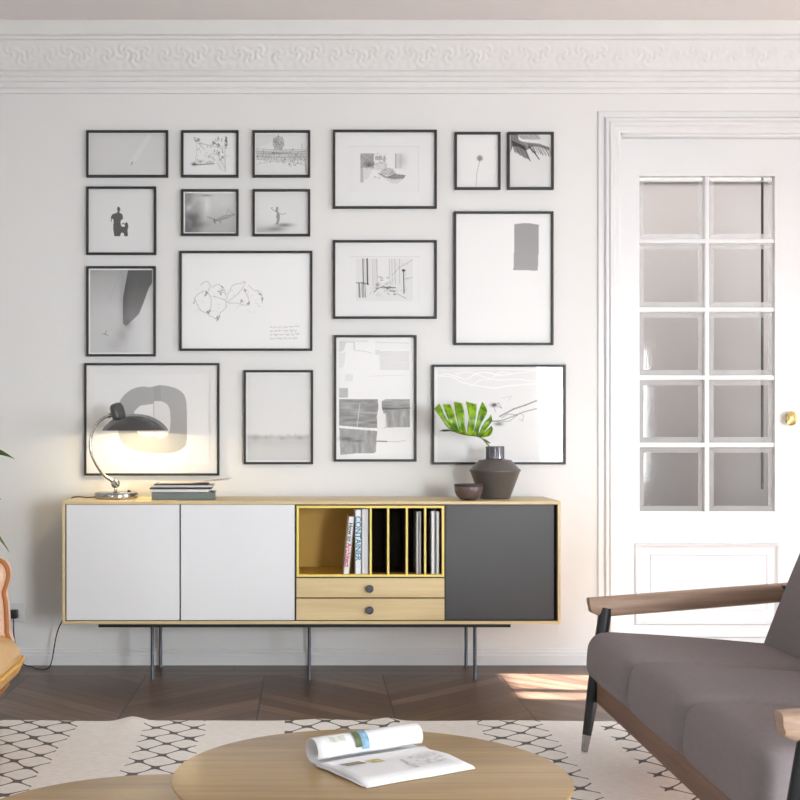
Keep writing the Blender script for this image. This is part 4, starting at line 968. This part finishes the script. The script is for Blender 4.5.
# ------------------------------------------------------------------ grey sofa
sf = thing('sofa', 'grey upholstered sofa with walnut arms and slim black legs on the rug', 'sofa', (1.5, 3.83, RZ))
ya, yb_ = 2.97, 4.79; n3 = (yb_-ya)/3
slope = -.055
for k in range(3):
    cy = ya+n3*(k+.5); x0 = 1.03; x1 = 1.74
    rot = Matrix.Rotation(math.radians(4.2), 3, 'Y')
    b = B(); b.rbox(((x0+x1)/2, cy, .355), (x1-x0, n3-.004, .185), .062, 14, (.018, .0, .016), rot)
    b.build('seat_cushion', m_fabric, sf, True)
for k in range(3):
    cy = ya+n3*(k+.5)
    rot = Matrix.Rotation(math.radians(22), 3, 'Y')
    b = B(); b.rbox((1.83, cy, .60), (.15, n3-.004, .56), .06, 14, (.022, 0, .01), rot); b.build('back_cushion', m_fabric, sf, True)
b = B(); b.box(1.075, 1.105, ya+.03, yb_+.0, .195, .288, .006); b.build('front_rail', m_walnuty, sf)
b = B(); b.box(1.105, 1.76, yb_-.05, yb_-.02, .19, .25, .005).box(1.105, 1.76, ya+.05, ya+.08, .19, .25, .005).box(1.73, 1.765, ya+.03, yb_-.02, .19, .26, .005).box(1.105, 1.73, ya+.08, yb_-.05, .245, .262); b.build('seat_frame', m_walnuty, sf)
b = B()
for y in (ya+.08, (ya+yb_)/2, yb_-.1): b.tube([(1.76, y, .22), (1.90, y, .55), (2.0, y, .86)], .016, 12)
b.box(1.965, 1.995, ya+.03, yb_-.03, .80, .86, .008); b.build('back_frame', m_walnuty, sf, True)
def armrest(yc):
    # section swept front to back: flat top, rolled lip on the front tip
    b = B(); n = 26; secs = []
    for i in range(n+1):
        u = i/n; x = 1.062+u*.79; z = .543+.062*u
        w_ = .036+.006*math.sin(u*PI); h_ = .037-.003*u
        if u < .05: z += h_*.28*(1-u/.05); h_ *= .72+.28*(u/.05); w_ *= .86+.14*(u/.05)
        ring_ = []
        for q in range(20):
            an = 2*PI*q/20; cx_, sz_ = math.cos(an), math.sin(an)
            e = .55; ring_.append((x-.006*(sz_ > 0)*(u < .05), yc+w_*math.copysign(abs(cx_)**e, cx_), z+h_*math.copysign(abs(sz_)**e, sz_)))
        secs.append(ring_)
    vs = [p for s in secs for p in s]; fs = [(i*20+q, i*20+(q+1) % 20, (i+1)*20+(q+1) % 20, (i+1)*20+q) for i in range(n) for q in range(20)]
    fs.append(tuple(range(20))[::-1]); fs.append(tuple(n*20+q for q in range(20)))
    b.add(vs, [f[::-1] for f in fs]); return b.build('armrest', m_walnut, sf, True)
for yc, yl, yf in ((4.845, 4.825, 4.80), (2.89, 2.865, 2.87)):
    armrest(yc)
    top, bot = Vector((1.118, yl, .545)), Vector((1.032, yf, RZ))
    l = B().tube([top, top.lerp(bot, .45), top.lerp(bot, .55), top.lerp(bot, .885)], [.0235, .0255, .0245, .0168], 20).build('front_leg', m_black, sf, True)
    B().tube([top.lerp(bot, .885), bot], [.0168, .0125], 20).build('metal_tip', m_chrome, l, True)
    top, bot = Vector((1.80, yl, .60)), Vector((1.93, yf, RZ))
    l = B().tube([Vector((1.79, yl, .63)), Vector((1.80, yl, .30)), top.lerp(bot, .92)], [.022, .024, .015], 20).build('rear_leg', m_black, sf, True)
    B().tube([top.lerp(bot, .9), bot], [.0165, .0125], 20).build('metal_tip', m_chrome, l, True)
    for xa_, xb_ in ((1.085, 1.13), (1.78, 1.82)):
        y0_ = yl+(-.06 if yl > 4 else .06); B().box(xa_, xb_, min(yl, y0_), max(yl, y0_), .215, .25, .004).build('leg_bracket', m_black, sf)

# ------------------------------------------------------------------ tan leather armchair at the left edge
ac = thing('leather_armchair', 'tan leather armchair with piped puffy cushions at the left edge', 'armchair', (-1.5, 4.55, 0))
def blob_cushion(name, cx, cy, cz, hx, hy, hz, e, mt, pipe, ribs=0):
    b = B(); nu, nv = 96, 26; vs = []
    for j in range(nv+1):
        ph = -PI/2+PI*j/nv; cp_, sp_ = math.cos(ph), math.sin(ph)
        for i in range(nu):
            th_ = 2*PI*i/nu; c_, s_ = math.cos(th_), math.sin(th_); pw = .42
            r_ = abs(cp_)**.8
            rb_ = 1-.012*(math.cos(th_*ribs) if ribs else 0)*abs(sp_)
            vs.append((cx+hx*r_*math.copysign(abs(c_)**pw, c_)*rb_, cy+hy*r_*math.copysign(abs(s_)**pw, s_)*rb_, cz+hz*math.copysign(abs(sp_)**e, sp_)+.004*math.sin(th_*13)*r_))
    fs = [(j*nu+i, j*nu+(i+1) % nu, (j+1)*nu+(i+1) % nu, (j+1)*nu+i) for j in range(nv) for i in range(nu)]
    o = b.add(vs, fs).build(name, mt, ac, True)
    pts = []
    for i in range(nu):
        th_ = 2*PI*i/nu; c_, s_ = math.cos(th_), math.sin(th_); pts.append((cx+(hx+.004)*math.copysign(abs(c_)**.42, c_), cy+(hy+.004)*math.copysign(abs(s_)**.42, s_), cz+.004*math.sin(th_*9)))
    B().tube(pts, .009, 8, True).build('piping', pipe, o, True)
blob_cushion('seat_cushion', -1.50, 4.62, .35, .44, .36, .125, .75, m_leather, m_pipingy, 26)
blob_cushion('seat_base', -1.58, 4.62, .255, .46, .36, .075, .7, m_leather, m_piping)
# side panel of the back: lumpy outline with orange piping all round
Yb = 4.93
out_ = [(-60, 640), (8, 648), (9.5, 630), (9, 612), (8, 600), (6.5, 591), (9, 582), (10.8, 573), (8.5, 564), (2, 559), (-8, 556), (-16, 546), (-30, 538), (-46, 542), (-62, 534), (-80, 540), (-98, 534), (-112, 541), (-128, 536), (-146, 541), (-158, 552), (-166, 566), (-163, 580), (-160, 594), (-163, 612), (-163, 632), (-160, 648)]
pts = sm([P(x, y, Yb) for x, y in out_], 5, True)
cc = Vector((sum(p.x for p in pts)/len(pts), Yb, .48))
b = B(); n = len(pts); lay = []
NL = 10
for k in range(-NL, NL+1):
    f_ = k/NL; sc_ = 1-.0*abs(f_); yo = .075*math.sin(f_*PI/2); shr = (1-abs(math.cos(f_*PI/2))**.5)*.05
    lay.append([Vector((p.x+(cc.x-p.x)/max((cc-p).length, .01)*shr, Yb+yo, p.z+(cc.z-p.z)/max((cc-p).length, .01)*shr)) for p in pts])
vs = [p for l_ in lay for p in l_]; m_ = len(lay); fs = [(a_*n+i, (a_+1)*n+i, (a_+1)*n+(i+1) % n, a_*n+(i+1) % n) for a_ in range(m_-1) for i in range(n)]
# inflated front and back faces
for s_, base in ((-1, 0), (1, (m_-1)*n)):
    prev = list(range(base, base+n)); 
    for k in range(1, 9):
        f_ = k/9; o_ = len(vs)
        for i, p in enumerate(lay[0 if s_ < 0 else -1]):
            q = p.lerp(cc, f_); lump = .5+.5*math.cos((q.x+1.15)/.115*2*PI/2)
            vs.append(Vector((q.x, Yb+s_*(.075+.05*math.sin(min(1, f_*2)*PI/2)-.012*lump*min(1, f_*3)), q.z)))
        cur = list(range(o_, o_+n))
        fs += [(prev[i], prev[(i+1) % n], cur[(i+1) % n], cur[i]) if s_ < 0 else (prev[i], cur[i], cur[(i+1) % n], prev[(i+1) % n]) for i in range(n)]; prev = cur
    fs.append(tuple(prev) if s_ < 0 else tuple(prev[::-1]))
b.add(vs, fs); bk = b.build('backrest', m_leatherb, ac, True)
B().tube([Vector((p.x, Yb-.045, p.z)) for p in pts], .009, 10, True).build('piping', m_piping, bk, True)
for x, y in ((-1.22, 4.4), (-1.86, 4.4), (-1.22, 4.85), (-1.86, 4.85)):
    B().tube([(x, y, .20), (x+(.02 if x > -1.5 else -.02), y, RZ+.0005)], [.02, .013], 16).build('leg', m_walnut, ac, True)
ac.location.z = 0

# ------------------------------------------------------------------ potted plant at the left edge
pp = (-1.62, 5.78)
pt = thing('potted_plant', 'green long-leaved houseplant behind the leather armchair, leaf tips entering at left', 'plant', (pp[0], pp[1], 0))
b = B(); b.lathe((pp[0], pp[1], .0005), [(0, 0), (.12, 0), (.13, .01), (.165, .28), (.17, .30), (.16, .305), (.15, .29), (0, .27)], 48); b.build('pot', m_terra, pt, True)
b = B(); b.lathe((pp[0], pp[1], .0005), [(0, .268), (.149, .281), (.149, .286), (0, .284)], 32, caps=False); b.build('soil', m_soil, pt, True)
B().tube(sm([(pp[0], pp[1], .26), (pp[0]+.01, pp[1], .6), (pp[0]-.01, pp[1], .95), (pp[0], pp[1], 1.15)], 6), .014, 10).build('stem', m_stem, pt, True)
def leaf(base, tip, wd, sag, mt):
    base, tip = Vector(base), Vector(tip); d = tip-base; side = d.cross(Vector((0, 0, 1))).normalized(); upv = side.cross(d).normalized()
    n = 14; vs = []
    for i in range(n+1):
        u = i/n; c_ = base.lerp(tip, u)+Vector((0, 0, sag*4*u*(1-u))); w2 = wd*(math.sin(PI*min(1, u*1.02)**.75)**.8 if 0 < u < 1 else .01)
        for k in (-1, -.5, 0, .5, 1): vs.append(c_+(side*.45+upv*.9).normalized()*w2*k+side.cross(upv)*abs(k)*w2*.12)
    fs = [(i*5+k, i*5+k+1, (i+1)*5+k+1, (i+1)*5+k) for i in range(n) for k in range(4)]
    o = B().add(vs, fs).build('leaf', mt, pt, True); md = o.modifiers.new('thick', 'SOLIDIFY'); md.thickness = .0015
PYt = 5.5
leaf((pp[0], pp[1], 1.06), P(15, 459, PYt), .030, .055, m_leafp)
leaf((pp[0], pp[1], .86), P(9.5, 552, PYt), .046, .07, m_leafp)
leaf((pp[0], pp[1], .70), P(4, 562, 5.45), .028, .05, m_leafp)
leaf((pp[0], pp[1], .98), P(1.5, 499.5, PYt), .022, .03, m_leafd)
for k in range(14):
    an = PI*.6+k*PI/13*.85; r_ = .34+.08*(k % 3); z_ = .62+.045*k
    leaf((pp[0], pp[1], z_), (pp[0]+r_*math.cos(an), min(pp[1]+r_*math.sin(an), 6.45), z_+.05*((k % 4)-1.5)+.05), .03, .07, m_leafp if k % 2 else m_leafd)
